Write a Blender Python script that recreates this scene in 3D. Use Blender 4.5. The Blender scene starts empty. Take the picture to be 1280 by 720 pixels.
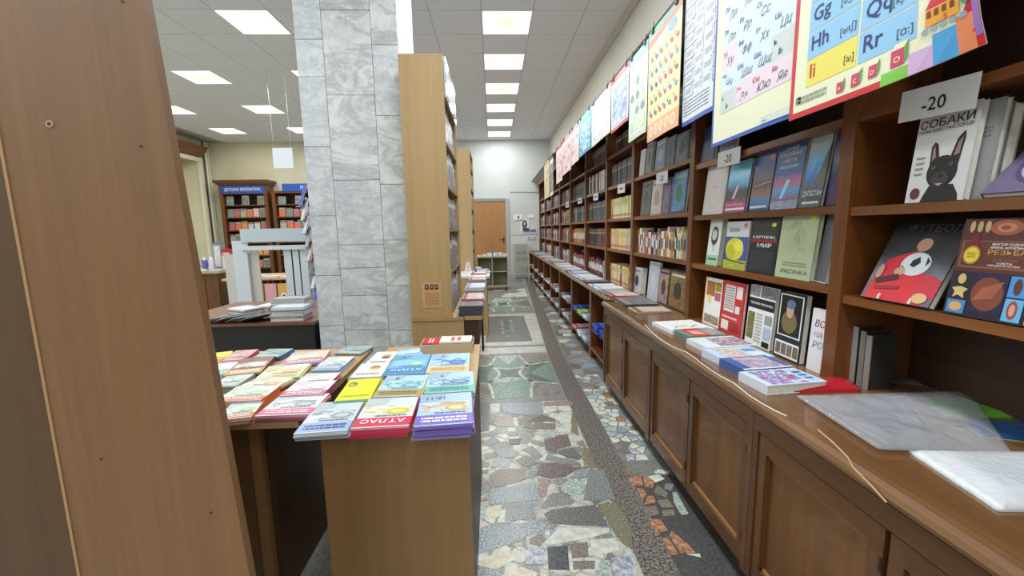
import bpy, math, random
from mathutils import Vector, Matrix, noise as mnoise
random.seed(11)
D = bpy.data
SC = bpy.context.scene
COL = SC.collection
PI = math.pi

# ------------------------------------------------------------------ camera
CZ = 1.42                                   # eye height
F_PX, PITCH, YAW, ROLL = 522.549, .139764888, .0422799965, -.0187966237
fw = Vector((math.sin(YAW)*math.cos(PITCH), math.cos(YAW)*math.cos(PITCH), -math.sin(PITCH)))
r0 = Vector((math.cos(YAW), -math.sin(YAW), 0)); u0 = r0.cross(fw)
rt = r0*math.cos(ROLL) + u0*math.sin(ROLL)
up = u0*math.cos(ROLL) - r0*math.sin(ROLL)
cam_d = D.cameras.new('camera'); cam = D.objects.new('camera', cam_d); COL.objects.link(cam)
cam_d.sensor_width = 36; cam_d.sensor_fit = 'HORIZONTAL'; cam_d.lens = F_PX/1280*36
cam_d.clip_start = .02; cam_d.clip_end = 100
cam.matrix_world = Matrix(((rt.x, up.x, -fw.x, 0), (rt.y, up.y, -fw.y, 0), (rt.z, up.z, -fw.z, CZ), (0, 0, 0, 1)))
SC.camera = cam

# ------------------------------------------------------------------ world, exposure, lamps
w = D.worlds.new('world'); SC.world = w; w.use_nodes = True
w.node_tree.nodes['Background'].inputs[0].default_value = (.8, .85, .9, 1)
w.node_tree.nodes['Background'].inputs[1].default_value = .15
vs = SC.view_settings
vs.view_transform = 'Standard'; vs.look = 'None'; vs.gamma = 1; vs.use_curve_mapping = False
vs.exposure = 0.2
LAMP_W = 19.0                               # power of each ceiling panel
LAMP_GLOW = 2.6                             # radiance of a diffuser

# photo pixel -> direction -> point on a plane
def ray(u, v): return fw + rt*((u-640)/F_PX) - up*((v-360)/F_PX)
def onx(u, v, X): d = ray(u, v); q = d*(X/d.x); q.z += CZ; return q
def ony(u, v, Y): d = ray(u, v); q = d*(Y/d.y); q.z += CZ; return q
def onz(u, v, Z): d = ray(u, v); q = d*((Z-CZ)/d.z); q.z += CZ; return q

# ------------------------------------------------------------------ materials
def lin(c):
    c = c/255.0
    return c/12.92 if c <= .04045 else ((c+.055)/1.055)**2.4
def C(r, g, b): return (lin(r), lin(g), lin(b), 1)
MATS = {}
def newmat(name):
    m = D.materials.new(name); m.use_nodes = True
    nt = m.node_tree
    return m, nt, nt.nodes['Principled BSDF']
def plain(col, rough=.45, metal=0, name='paint'):
    k = (tuple(col), rough, metal)
    if k not in MATS:
        m, nt, b = newmat(name)
        b.inputs['Base Color'].default_value = C(*col)
        b.inputs['Roughness'].default_value = rough; b.inputs['Metallic'].default_value = metal
        MATS[k] = m
    return MATS[k]
def N(nt, t, **kw):
    n = nt.nodes.new(t)
    for k, v in kw.items():
        if k.startswith('_'): setattr(n, k[1:], v)
        else: n.inputs[k].default_value = v
    return n
def ramp(nt, stops, interp='LINEAR'):
    n = nt.nodes.new('ShaderNodeValToRGB'); e = n.color_ramp; e.interpolation = interp
    while len(e.elements) < len(stops): e.elements.new(.5)
    for s, (p, c) in zip(e.elements, stops): s.position = p; s.color = c
    return n
def wood(name, c1, c2, axis='z', fine=26, rough=.42, bump=.06, coat=0.0):
    m, nt, b = newmat(name); L = nt.links
    tc = N(nt, 'ShaderNodeTexCoord'); oi = N(nt, 'ShaderNodeObjectInfo')
    mp = N(nt, 'ShaderNodeMapping')
    s = {'x': (1.3, fine, fine), 'y': (fine, 1.3, fine), 'z': (fine, fine, 1.3)}[axis]
    mp.inputs['Scale'].default_value = s
    L.new(tc.outputs['Object'], mp.inputs['Vector'])
    mu = N(nt, 'ShaderNodeMath', _operation='MULTIPLY'); mu.inputs[1].default_value = 20
    L.new(oi.outputs['Random'], mu.inputs[0])
    n1 = N(nt, 'ShaderNodeTexNoise', _noise_dimensions='4D', Scale=1.0, Detail=5.0, Roughness=.62, Distortion=.5)
    L.new(mp.outputs[0], n1.inputs['Vector']); L.new(mu.outputs[0], n1.inputs['W'])
    mp2 = N(nt, 'ShaderNodeMapping')
    mp2.inputs['Scale'].default_value = tuple(.12*q for q in s)
    L.new(tc.outputs['Object'], mp2.inputs['Vector'])
    n2 = N(nt, 'ShaderNodeTexNoise', _noise_dimensions='4D', Scale=1.0, Detail=3.0)
    L.new(mp2.outputs[0], n2.inputs['Vector']); L.new(mu.outputs[0], n2.inputs['W'])
    mx = N(nt, 'ShaderNodeMix', _data_type='FLOAT', Factor=.55)
    L.new(n1.outputs['Fac'], mx.inputs[2]); L.new(n2.outputs['Fac'], mx.inputs[3])
    r = ramp(nt, [(.3, C(*c1)), (.7, C(*c2))]); L.new(mx.outputs[0], r.inputs[0])
    L.new(r.outputs[0], b.inputs['Base Color'])
    b.inputs['Roughness'].default_value = rough; b.inputs['Coat Weight'].default_value = coat
    bp = N(nt, 'ShaderNodeBump', Strength=bump, Distance=.01); L.new(n1.outputs['Fac'], bp.inputs['Height'])
    L.new(bp.outputs[0], b.inputs['Normal'])
    return m
def stone(name, c1, c2, scale=60, rough=.3, vein=None, vscale=3, bump=.02, dk=0):
    m, nt, b = newmat(name); L = nt.links
    tc = N(nt, 'ShaderNodeTexCoord'); oi = N(nt, 'ShaderNodeObjectInfo')
    n1 = N(nt, 'ShaderNodeTexNoise', Scale=scale, Detail=4.0, Roughness=.7)
    L.new(tc.outputs['Object'], n1.inputs['Vector'])
    r = ramp(nt, [(.40, C(*[max(0, q-dk) for q in c1])), (.60, C(*[min(255, q+dk*.6) for q in c2]))]); L.new(n1.outputs['Fac'], r.inputs[0])
    out = r.outputs[0]
    if vein:
        n2 = N(nt, 'ShaderNodeTexNoise', Scale=vscale, Detail=6.0, Roughness=.6, Distortion=1.6)
        mp = N(nt, 'ShaderNodeMapping'); mp.inputs['Rotation'].default_value = (.3, .6, .5)
        mp.inputs['Scale'].default_value = (1, 1, 2.2)
        ad = N(nt, 'ShaderNodeVectorMath', _operation='ADD')
        L.new(tc.outputs['Object'], mp.inputs['Vector']); L.new(mp.outputs[0], ad.inputs[0])
        sc = N(nt, 'ShaderNodeMath', _operation='MULTIPLY'); sc.inputs[1].default_value = 9
        L.new(oi.outputs['Random'], sc.inputs[0]); L.new(sc.outputs[0], ad.inputs[1])
        L.new(ad.outputs[0], n2.inputs['Vector'])
        r2 = ramp(nt, [(.44, (0, 0, 0, 1)), (.5, (1, 1, 1, 1)), (.56, (0, 0, 0, 1))]); L.new(n2.outputs['Fac'], r2.inputs[0])
        mx = N(nt, 'ShaderNodeMix', _data_type='RGBA'); mx.inputs[7].default_value = C(*vein)
        mu = N(nt, 'ShaderNodeMath', _operation='MULTIPLY'); mu.inputs[1].default_value = .6
        L.new(r2.outputs[0], mu.inputs[0]); L.new(mu.outputs[0], mx.inputs[0]); L.new(out, mx.inputs[6]); out = mx.outputs[2]
    L.new(out, b.inputs['Base Color']); b.inputs['Roughness'].default_value = rough
    bp = N(nt, 'ShaderNodeBump', Strength=bump, Distance=.005); L.new(n1.outputs['Fac'], bp.inputs['Height'])
    L.new(bp.outputs[0], b.inputs['Normal'])
    return m
def mottled(name, c1, c2, scale=2.0, rough=.7):
    m, nt, b = newmat(name); L = nt.links
    tc = N(nt, 'ShaderNodeTexCoord')
    n1 = N(nt, 'ShaderNodeTexNoise', Scale=scale, Detail=5.0); L.new(tc.outputs['Object'], n1.inputs['Vector'])
    r = ramp(nt, [(.3, C(*c1)), (.7, C(*c2))]); L.new(n1.outputs['Fac'], r.inputs[0])
    L.new(r.outputs[0], b.inputs['Base Color']); b.inputs['Roughness'].default_value = rough
    return m
def art(cols, scale=3.0, seed=0, rough=.35, stretch=(1, 1), sharp=False):
    """printed picture: patches of colour over the UV square"""
    k = ('art', tuple(cols), scale, seed, stretch, sharp)
    if k in MATS: return MATS[k]
    m, nt, b = newmat('printed_picture'); L = nt.links
    tc = N(nt, 'ShaderNodeTexCoord'); mp = N(nt, 'ShaderNodeMapping')
    mp.inputs['Location'].default_value = (seed*3.7, seed*1.9, seed*.7)
    mp.inputs['Scale'].default_value = (stretch[0], stretch[1], 1)
    L.new(tc.outputs['UV'], mp.inputs['Vector'])
    n = N(nt, 'ShaderNodeTexNoise', Scale=scale*1.6, Detail=7.0, Roughness=.72, Distortion=.7)
    L.new(mp.outputs[0], n.inputs['Vector'])
    k0 = len(cols)
    st = [(.3 + .4*i/max(1, k0-1) if not sharp else .28 + .44*i/k0, C(*c)) for i, c in enumerate(cols)]
    if sharp: st[0] = (0, st[0][1])
    r = ramp(nt, st, 'CONSTANT' if sharp else 'LINEAR'); L.new(n.outputs['Fac'], r.inputs[0])
    L.new(r.outputs[0], b.inputs['Base Color']); b.inputs['Roughness'].default_value = rough
    MATS[k] = m
    return m
def grad(cols, seed=0, wob=.25, rough=.35):
    """printed landscape: bands of colour from bottom to top with ragged edges"""
    k = ('grad', tuple(cols), seed, wob)
    if k in MATS: return MATS[k]
    m, nt, b = newmat('printed_landscape'); L = nt.links
    tc = N(nt, 'ShaderNodeTexCoord'); sp = N(nt, 'ShaderNodeSeparateXYZ'); L.new(tc.outputs['UV'], sp.inputs[0])
    mp = N(nt, 'ShaderNodeMapping'); mp.inputs['Location'].default_value = (seed*2.3, seed*1.1, 0)
    L.new(tc.outputs['UV'], mp.inputs['Vector'])
    n = N(nt, 'ShaderNodeTexNoise', Scale=4.5, Detail=5.0, Roughness=.6); L.new(mp.outputs[0], n.inputs['Vector'])
    ma = N(nt, 'ShaderNodeMath', _operation='MULTIPLY_ADD'); ma.inputs[1].default_value = wob*2; ma.inputs[2].default_value = -wob
    L.new(n.outputs['Fac'], ma.inputs[0])
    ad = N(nt, 'ShaderNodeMath', _operation='ADD'); L.new(sp.outputs['Y'], ad.inputs[0]); L.new(ma.outputs[0], ad.inputs[1])
    r = ramp(nt, [(max(0, i/len(cols)), C(*c)) for i, c in enumerate(cols)]); L.new(ad.outputs[0], r.inputs[0])
    L.new(r.outputs[0], b.inputs['Base Color']); b.inputs['Roughness'].default_value = rough
    MATS[k] = m
    return m

WD_V = wood('varnished_wood_upright', (72, 38, 16), (128, 76, 36), 'z', 24, .34, .05, .15)
WD_H = wood('varnished_wood_board', (78, 42, 18), (140, 84, 40), 'y', 24, .34, .05, .15)
WD_X = wood('varnished_wood_cross', (70, 40, 20), (122, 76, 42), 'x', 24, .34, .05, .15)
CAB_V = wood('cabinet_veneer', (70, 42, 18), (128, 84, 42), 'z', 14, .36, .03, .25)
CAB_F = wood('cabinet_frame_wood', (66, 39, 18), (110, 70, 35), 'z', 24, .34, .04, .25)
CAB_Y = wood('cabinet_rail_wood', (66, 39, 18), (110, 70, 35), 'y', 24, .34, .04, .25)
BEAD = wood('pale_bead_wood', (120, 84, 46), (160, 120, 72), 'y', 24, .4, .03)
TOP_Y = wood('counter_top_wood', (84, 55, 32), (134, 95, 58), 'y', 18, .26, .03, .4)
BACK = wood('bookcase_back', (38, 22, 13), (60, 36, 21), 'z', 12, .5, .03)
PLY = wood('oak_laminate', (166, 134, 90), (188, 158, 112), 'z', 30, .42, .02)
PLY_Y = wood('oak_laminate_board', (158, 126, 84), (182, 150, 104), 'y', 30, .42, .02)
LAM = wood('brown_laminate', (124, 92, 56), (150, 114, 74), 'z', 30, .4, .02)
LAM_T = wood('tan_laminate_top', (170, 136, 92), (196, 162, 116), 'y', 30, .35, .02)
LAMD = wood('dark_laminate', (66, 44, 28), (86, 60, 38), 'z', 24, .45, .02)
BRD = wood('warm_brown_board', (112, 78, 50), (142, 104, 70), 'z', 34, .48, .05)
BRD2 = wood('shaded_brown_board', (74, 52, 32), (96, 70, 44), 'z', 30, .5, .03)  # shade of the recessed panel is put into this darker brown
GREYW = wood('grey_washed_wood', (140, 136, 114), (166, 160, 136), 'z', 20, .5, .03)
DOORM = wood('honey_door_veneer', (158, 110, 60), (184, 134, 82), 'z', 14, .38, .02, .2)
WALL_W = mottled('grey_white_wall_paint', (196, 200, 198), (212, 214, 210), 1.2)
WALL_R = mottled('greyish_beige_wall_paint', (186, 186, 176), (202, 200, 190), 1.2)
WALL_L = mottled('cream_wall_paint', (198, 194, 168), (214, 210, 186), 1.2)
CEIL = mottled('ceiling_tile_mineral', (222, 226, 232), (230, 234, 240), 60, .85)
CEILG = plain((172, 174, 178), .6, 0, 'ceiling_grid')
WHITE = plain((232, 234, 235), .4, 0, 'white_enamel')
PAPER = mottled('page_edges', (214, 208, 194), (232, 228, 216), 40, .8)
MARB = stone('grey_white_marble', (192, 196, 200), (212, 216, 219), 14, .3, (172, 177, 182), 2.6)
MARB2 = stone('veined_marble', (194, 197, 197), (216, 219, 218), 8, .3, (150, 154, 155), 2.0)
BLACK = plain((22, 22, 24), .45, 0, 'black_laminate')
METAL = plain((180, 182, 184), .3, .9, 'steel')
IRON = plain((40, 40, 42), .4, .6, 'dark_steel')

# ------------------------------------------------------------------ mesh helpers
class MB:
    def __init__(s): s.v = []; s.f = []; s.m = []; s.uv = []
    def face(s, pts, m, uv=None):
        i = len(s.v); s.v += [tuple(p) for p in pts]; s.f.append(tuple(range(i, i+len(pts)))); s.m.append(m)
        if uv is None:
            uv = [(0, 0), (1, 0), (1, 1), (0, 1)] if len(pts) == 4 else [(.5+.5*math.cos(2*PI*k/len(pts)), .5+.5*math.sin(2*PI*k/len(pts))) for k in range(len(pts))]
        s.uv.append(uv); return s
    def box(s, x0, x1, y0, y1, z0, z1, m):
        a = [(x0, y0, z0), (x1, y0, z0), (x1, y1, z0), (x0, y1, z0), (x0, y0, z1), (x1, y0, z1), (x1, y1, z1), (x0, y1, z1)]
        for q in ((0, 1, 5, 4), (1, 2, 6, 5), (2, 3, 7, 6), (3, 0, 4, 7), (4, 5, 6, 7), (3, 2, 1, 0)): s.face([a[k] for k in q], m)
        return s
    def prism(s, pts, z0, z1, m, inset=0):
        n = len(pts)
        ar = sum(pts[i][0]*pts[(i+1) % n][1]-pts[(i+1) % n][0]*pts[i][1] for i in range(n))
        if ar < 0: pts = pts[::-1]
        cx = sum(p[0] for p in pts)/n; cy = sum(p[1] for p in pts)/n
        tp = [(p[0]+(cx-p[0])*inset, p[1]+(cy-p[1])*inset) for p in pts]
        for i in range(n):
            j = (i+1) % n
            s.face([(*pts[i], z0), (*pts[j], z0), (*tp[j], z1), (*tp[i], z1)], m)
        s.face([(*p, z1) for p in tp], m); s.face([(*p, z0) for p in pts[::-1]], m)
        return s
    def extrude(s, prof, axis, a, b, m):
        """profile [(p,q)] swept along axis: 'y' -> (p=x,q=z), 'x' -> (p=y,q=z)"""
        f = (lambda p, t: (p[0], t, p[1])) if axis == 'y' else (lambda p, t: (t, p[0], p[1]))
        n = len(prof)
        for i in range(n):
            j = (i+1) % n
            s.face([f(prof[i], a), f(prof[i], b), f(prof[j], b), f(prof[j], a)], m)
        s.face([f(p, a) for p in prof], m); s.face([f(p, b) for p in prof[::-1]], m)
        return s
    def tube(s, path, r, m, n=6):
        path = [Vector(p) for p in path]; rings = []
        for i, p in enumerate(path):
            d = (path[min(i+1, len(path)-1)]-path[max(i-1, 0)]).normalized()
            a = d.orthogonal().normalized() if i == 0 else (pa-d*pa.dot(d)).normalized()
            pa = a; b = d.cross(a)
            rings.append([p+(a*math.cos(2*PI*k/n)+b*math.sin(2*PI*k/n))*r for k in range(n)])
        for A, B in zip(rings, rings[1:]):
            for k in range(n): s.face([A[k], A[(k+1) % n], B[(k+1) % n], B[k]], m)
        s.face(rings[0][::-1], m); s.face(rings[-1], m)
        return s
    def bar(s, p, q, wx, wy, m):
        p = Vector(p); q = Vector(q); d = (q-p).normalized()
        a = Vector((0, 1, 0)) if abs(d.y) < .9 else Vector((1, 0, 0))
        a = (a-d*a.dot(d)).normalized(); b = d.cross(a)
        A = [p+a*(i*wx/2)+b*(j*wy/2) for i, j in ((-1, -1), (1, -1), (1, 1), (-1, 1))]
        B = [q+a*(i*wx/2)+b*(j*wy/2) for i, j in ((-1, -1), (1, -1), (1, 1), (-1, 1))]
        for k in range(4): s.face([A[k], A[(k+1) % 4], B[(k+1) % 4], B[k]], m)
        s.face(A[::-1], m); s.face(B, m)
        return s
    def grid(s, fn, nu, nv, m, flip=False):
        for i in range(nu):
            for j in range(nv):
                q = [(i/nu, j/nv), ((i+1)/nu, j/nv), ((i+1)/nu, (j+1)/nv), (i/nu, (j+1)/nv)]
                if flip: q = q[::-1]
                s.face([fn(*t) for t in q], m, q)
        return s
    def mesh(s, name, weld=False, smooth=False):
        me = D.meshes.new(name)
        if weld:
            key = {}; vv = []; idx = []
            for p in s.v:
                k = (round(p[0], 5), round(p[1], 5), round(p[2], 5))
                if k not in key: key[k] = len(vv); vv.append(p)
                idx.append(key[k])
            ff = [tuple(idx[i] for i in f) for f in s.f]
            me.from_pydata(vv, [], ff)
        else:
            me.from_pydata(s.v, [], s.f)
        ms = []
        for m in s.m:
            if m not in ms: ms.append(m)
        for m in ms: me.materials.append(m)
        ix = {m: i for i, m in enumerate(ms)}
        me.polygons.foreach_set('material_index', [ix[m] for m in s.m])
        if smooth: me.polygons.foreach_set('use_smooth', [True]*len(s.f))
        ul = me.uv_layers.new(name='uv'); fl = []
        for u in s.uv:
            for a in u: fl += [a[0], a[1]]
        ul.data.foreach_set('uv', fl)
        me.update()
        return me
def link(name, me, parent=None, mw=None):
    o = D.objects.new(name, me); COL.objects.link(o)
    if parent is not None: o.parent = parent
    if mw is not None: o.matrix_world = mw
    return o
def tag(o, label=None, cat=None, group=None, kind=None):
    if label: o['label'] = label
    if cat: o['category'] = cat
    if group: o['group'] = group
    if kind: o['kind'] = kind
    return o
def thing(name, label, cat, loc=(0, 0, 0), rz=0, group=None, mw=None):
    o = D.objects.new(name, None); COL.objects.link(o); o.empty_display_size = .05
    o.matrix_world = mw if mw is not None else Matrix.Translation(loc) @ Matrix.Rotation(rz, 4, 'Z')
    return tag(o, label, cat, group)
def part(name, mb, parent, label=None, **k):
    o = link(name, mb.mesh(name, **k), parent)
    if label: o['label'] = label
    return o
def solo(name, mb, label, cat, group=None, mw=None, kind=None, **k):
    return tag(link(name, mb.mesh(name, **k), None, mw), label, cat, group, kind)
def struct(name, mb, **k): return tag(link(name, mb.mesh(name, **k)), None, None, None, 'structure')
T = Matrix.Translation
def RZ(a): return Matrix.Rotation(a, 4, 'Z')
def RX(a): return Matrix.Rotation(a, 4, 'X')

# ---- lettering and flat print
TXT = {}
def text_geo(s, shear=0):
    k = (s, shear)
    if k not in TXT:
        cu = D.curves.new('lettering', 'FONT'); cu.body = s; cu.size = 1; cu.resolution_u = 2; cu.shear = shear; cu.offset = 0 if shear or s[0] == '[' else .012
        ob = D.objects.new('lettering', cu); me = D.meshes.new_from_object(ob)
        vs_ = [(v.co.x, v.co.y) for v in me.vertices]; fs = [tuple(p.vertices) for p in me.polygons]
        D.objects.remove(ob); D.meshes.remove(me); D.curves.remove(cu)
        x0 = min((p[0] for p in vs_), default=0); x1 = max((p[0] for p in vs_), default=1)
        TXT[k] = ([(p[0]-x0, p[1]) for p in vs_], fs, max(1e-3, x1-x0))
    return TXT[k]
WG = 14
def pl_warp(f, u, v):
    """bilinear value of a sheet's bend on the common grid, so that print layers stay on the sheet"""
    a = min(WG-1, max(0, int(u*WG))); b = min(WG-1, max(0, int(v*WG))); s = u*WG-a; t = v*WG-b
    P = [[f((a+i)/WG, (b+j)/WG) for j in (0, 1)] for i in (0, 1)]
    return tuple((P[0][0][k]*(1-s)+P[1][0][k]*s)*(1-t)+(P[0][1][k]*(1-s)+P[1][1][k]*s)*t for k in range(3))
class Print:
    """flat print in the (u,v) square of a sheet w x h; sheet faces -Y, x in +-w/2, z in 0..h"""
    def __init__(s, w, h, warp=None, off=.0007): s.mb = MB(); s.w = w; s.h = h; s.k = 0; s.warp = warp; s.off = off
    def P(s, u, v):
        x = (u-.5)*s.w; z = v*s.h; y = -s.off-.00025*s.k
        if s.warp:
            q = pl_warp(s.warp, u, v); return (q[0], q[1]+y*1.8, q[2])
        return (x, y, z)
    def rect(s, u0_, v0_, u1_, v1_, m):
        s.k += 1
        if s.warp:
            us = sorted({u0_, u1_} | {k/WG for k in range(WG+1) if u0_ < k/WG < u1_})
            vs_ = sorted({v0_, v1_} | {k/WG for k in range(WG+1) if v0_ < k/WG < v1_})
            for a, b in zip(us, us[1:]):
                for c, d in zip(vs_, vs_[1:]):
                    uv = [((p-u0_)/(u1_-u0_), (q-v0_)/(v1_-v0_)) for p, q in ((a, c), (b, c), (b, d), (a, d))]
                    s.mb.face([s.P(a, c), s.P(b, c), s.P(b, d), s.P(a, d)], m, uv)
        else:
            s.mb.face([s.P(u0_, v0_), s.P(u1_, v0_), s.P(u1_, v1_), s.P(u0_, v1_)], m)
        return s
    def poly(s, pts, m):
        s.k += 1; s.mb.face([s.P(*p) for p in pts], m, [tuple(p) for p in pts]); return s
    def ell(s, cu, cv, ru, rv, m, n=14, a0=0):
        return s.poly([(cu+ru*math.cos(a0+2*PI*k/n), cv+rv*math.sin(a0+2*PI*k/n)) for k in range(n)], m)
    def line(s, a, b, wd, m):
        ax, ay = a[0]*s.w, a[1]*s.h; bx, by = b[0]*s.w, b[1]*s.h
        l = math.hypot(bx-ax, by-ay) or 1; nx, ny = -(by-ay)/l*wd/2, (bx-ax)/l*wd/2
        return s.poly([((ax+nx)/s.w, (ay+ny)/s.h), ((ax-nx)/s.w, (ay-ny)/s.h), ((bx-nx)/s.w, (by-ny)/s.h), ((bx+nx)/s.w, (by+ny)/s.h)], m)
    def text(s, t, u, v, size, m, align='l', width=None, shear=0):
        """size: cap height in metres; width: fit to this fraction of the sheet"""
        vs_, fs, wd = text_geo(t, shear); k = size/.72; kx = k
        if width: kx = width*s.w/wd
        ox = {'l': 0, 'c': -wd*kx/2, 'r': -wd*kx}[align]
        s.k += 1
        pp = [s.P(u+(ox+p[0]*kx)/s.w, v+p[1]*k/s.h) for p in vs_]
        for f in fs: s.mb.face([pp[i] for i in f], m)
        return s
    def lines(s, u0_, v0_, u1_, v1_, n, m, seed=0, gapf=.45):
        """unreadably small print as short strokes"""
        rr = random.Random(seed); s.k += 1; dh = (v1_-v0_)/n
        for i in range(n):
            u = u0_
            while u < u1_:
                l = (u1_-u0_)*rr.uniform(.06, .2); e = min(u+l, u1_)
                b = v1_-dh*(i+1)+dh*gapf*.5
                s.mb.face([s.P(u, b), s.P(e, b), s.P(e, b+dh*(1-gapf)), s.P(u, b+dh*(1-gapf))], m)
                u = e+(u1_-u0_)*.025
        return s

# ---- books
def book(label, w_, h_, t_, mw, cover, design=None, pages=PAPER, name='book', cat='book', group=None, soft=False, spine=None):
    """origin: bottom middle of the front cover; cover faces -Y, top +Z, thickness +Y"""
    root = thing(name, label, cat, mw=mw, group=group)
    b = .0012 if soft else .0028; e = .0005 if soft else .003
    c = MB(); c.box(-w_/2, w_/2, 0, b, 0, h_, cover).box(-w_/2, w_/2, t_-b, t_, 0, h_, cover)
    c.box(-w_/2, -w_/2+b, b, t_-b, 0, h_, spine or cover)
    part('cover', c, root)
    part('page_block', MB().box(-w_/2+b, w_/2-e, b, t_-b, e, h_-e, pages), root)
    if design:
        p = Print(w_, h_); design(p); part('cover_print', p.mb, root)
    return root
def flat_mw(cx, cy, ztop, a, h_): return T((cx, cy, ztop)) @ RZ(a) @ RX(-PI/2) @ T((0, 0, -h_/2))
def stand_mw(x, y, z, tilt, t_, yaw=0): return T((x, y, z+t_*math.sin(tilt))) @ RZ(-PI/2+yaw) @ RX(-tilt)
def slab_book(w_, h_, t_, cover, art_m=None, pages=PAPER, band=None, name='book'):
    """small book as one mesh in the same frame as book()"""
    c = MB(); b = .0025
    c.box(-w_/2, w_/2, 0, b, 0, h_, cover).box(-w_/2, w_/2, t_-b, t_, 0, h_, cover).box(-w_/2, -w_/2+b, b, t_-b, 0, h_, cover)
    c.box(-w_/2+b, w_/2-.002, b, t_-b, .002, h_-.002, pages)
    if art_m: c.face([(-w_/2+.004, -.0006, .004), (w_/2-.004, -.0006, .004), (w_/2-.004, -.0006, h_-.004), (-w_/2+.004, -.0006, h_-.004)], art_m)
    if band:
        v0_, v1_, bm = band
        c.face([(-w_/2+.001, -.001, v0_*h_), (w_/2-.001, -.001, v0_*h_), (w_/2-.001, -.001, v1_*h_), (-w_/2+.001, -.001, v1_*h_)], bm)
    return c

# ================================================================== THE ROOM
XR, XL, YF, YN, ZC = 1.66, -7.78, 12.25, -7.0, CZ+2.493
fl = struct('floor', MB().box(XL-.2, XR+.2, YN-.2, YF+.2, -.12, -.004, stone('terrazzo_screed', (126, 124, 118), (168, 164, 156), 90, .36)))
struct('wall_right', MB().box(XR, XR+.2, YN, YF, -.12, ZC+.1, WALL_R))
struct('wall_far', MB().box(XL-.2, XR+.2, YF, YF+.2, -.12, ZC+.1, WALL_W if False else WALL_W))
struct('wall_near', MB().box(XL-.2, XR+.2, YN-.2, YN, -.12, ZC+.1, WALL_L))
# the far wall is cream left of the column line
tag(link('wall_far_cream', MB().box(XL, -3.4, YF-.012, YF, 0, ZC, WALL_L).mesh('wall_far_cream')), kind='structure')
# left wall with a deep pale window recess
mb = MB()
mb.box(XL-.6, XL, YN, 6.2, -.12, ZC+.1, WALL_L).box(XL-.6, XL, 11.82, YF, -.12, ZC+.1, WALL_L)
mb.box(XL-.6, XL, 6.2, 11.82, -.12, .6, WALL_L).box(XL-.6, XL, 6.2, 11.82, CZ+1.98, ZC+.1, WALL_L)
mb.box(XL-.62, XL-.42, 6.2, 11.82, .6, CZ+1.98, plain((222, 214, 190), .6, 0, 'cream_recess'))
struct('wall_left', mb)
CRM = plain((222, 220, 200), .45, 0, 'cream_enamel')
mb = MB().box(XL-.02, XL+.06, 6.1, 11.9, CZ+1.93, CZ+2.03, CRM).box(XL-.02, XL+.06, 11.8, 11.9, .75, CZ+1.93, CRM).box(XL-.02, XL+.09, 6.1, 11.9, .68, .76, CRM)
struct('trim_1', mb)
mb = MB().extrude([(XL, CZ+2.06), (XL+.1, CZ+2.06), (XL+.14, CZ+2.14), (XL+.22, CZ+2.2), (XL+.26, CZ+2.3), (XL, CZ+2.3)], 'y', 5.8, 11.88, WD_H)
solo('curtain_pelmet', mb, 'red-brown wooden pelmet above the pale wall recess', 'pelmet')
for y, r_, m, lb in ((11.99, .012, IRON, 'thin dark pipe beside the frame of the wall recess'), (12.08, .035, CRM, 'cream riser pipe nearer the frame of the wall recess'), (12.18, .025, CRM, 'cream riser pipe tight in the far wall corner')):
    solo('heating_pipe', MB().tube([(XL+.05, y, 0), (XL+.05, y, ZC-.01)], r_, m, 8), lb, 'pipe')
struct('trim_2', MB().extrude([(XR-.07, ZC), (XR-.05, ZC-.03), (XR-.02, ZC-.055), (XR, ZC-.06), (XR, ZC)], 'y', YN, YF, plain((190, 190, 184), .6)))

# ---- ceiling of square tiles and panels
struct_ceil = struct('ceiling', MB().box(XL-.2, XR+.2, YN-.2, YF+.2, ZC+.006, ZC+.12, CEILG))
GX, GY = -.075, 5.2
LIGHTS = {(0, j): 'w' for j in (0, 2, 4, 6, 8, 10, -2, -4, -6, -8, -10, -12, -14, -16, -18)}
for k in (-5, -8, -11):
    for j in (-18, -15, -12, -9, -6, -3, 0, 3, 6, 9): LIGHTS[(k, j)] = 'w'
for q in ((0, 0), (0, 4), (-8, 3)): LIGHTS[q] = 'y'
for q in ((0, 6), (-8, 6), (-11, 9), (-11, 6)): LIGHTS[q] = 'h'
tile = MB().box(.004, .596, .004, .596, 0, .006, CEIL).mesh('ceiling_tile')
half = MB().box(.004, .531, .004, .596, 0, .006, CEIL).mesh('ceiling_tile')
strip = MB().box(.004, .596, .004, .445, 0, .006, CEIL).mesh('ceiling_tile')
wide = []
for k in range(-14, 3):
    for j in range(-3, 12):
        if (k, j) in LIGHTS: continue
        x = GX+.6*k; y = GY+.6*j
        if x < XL: continue
        me = half if k == 2 else (strip if j == 11 else tile)
        link('ceiling_tile', me, struct_ceil, T((x, y, ZC)))
mb = MB()
for k in range(-14, 3):
    for j in range(-20, -3):
        if (k, j) not in LIGHTS: mb.box(GX+.6*k+.004, min(GX+.6*k+.596, XR), GY+.6*j+.004, GY+.6*j+.596, ZC, ZC+.006, CEIL)
o = part('ceiling_tile_field', mb, struct_ceil); o['kind'] = 'stuff'
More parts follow.
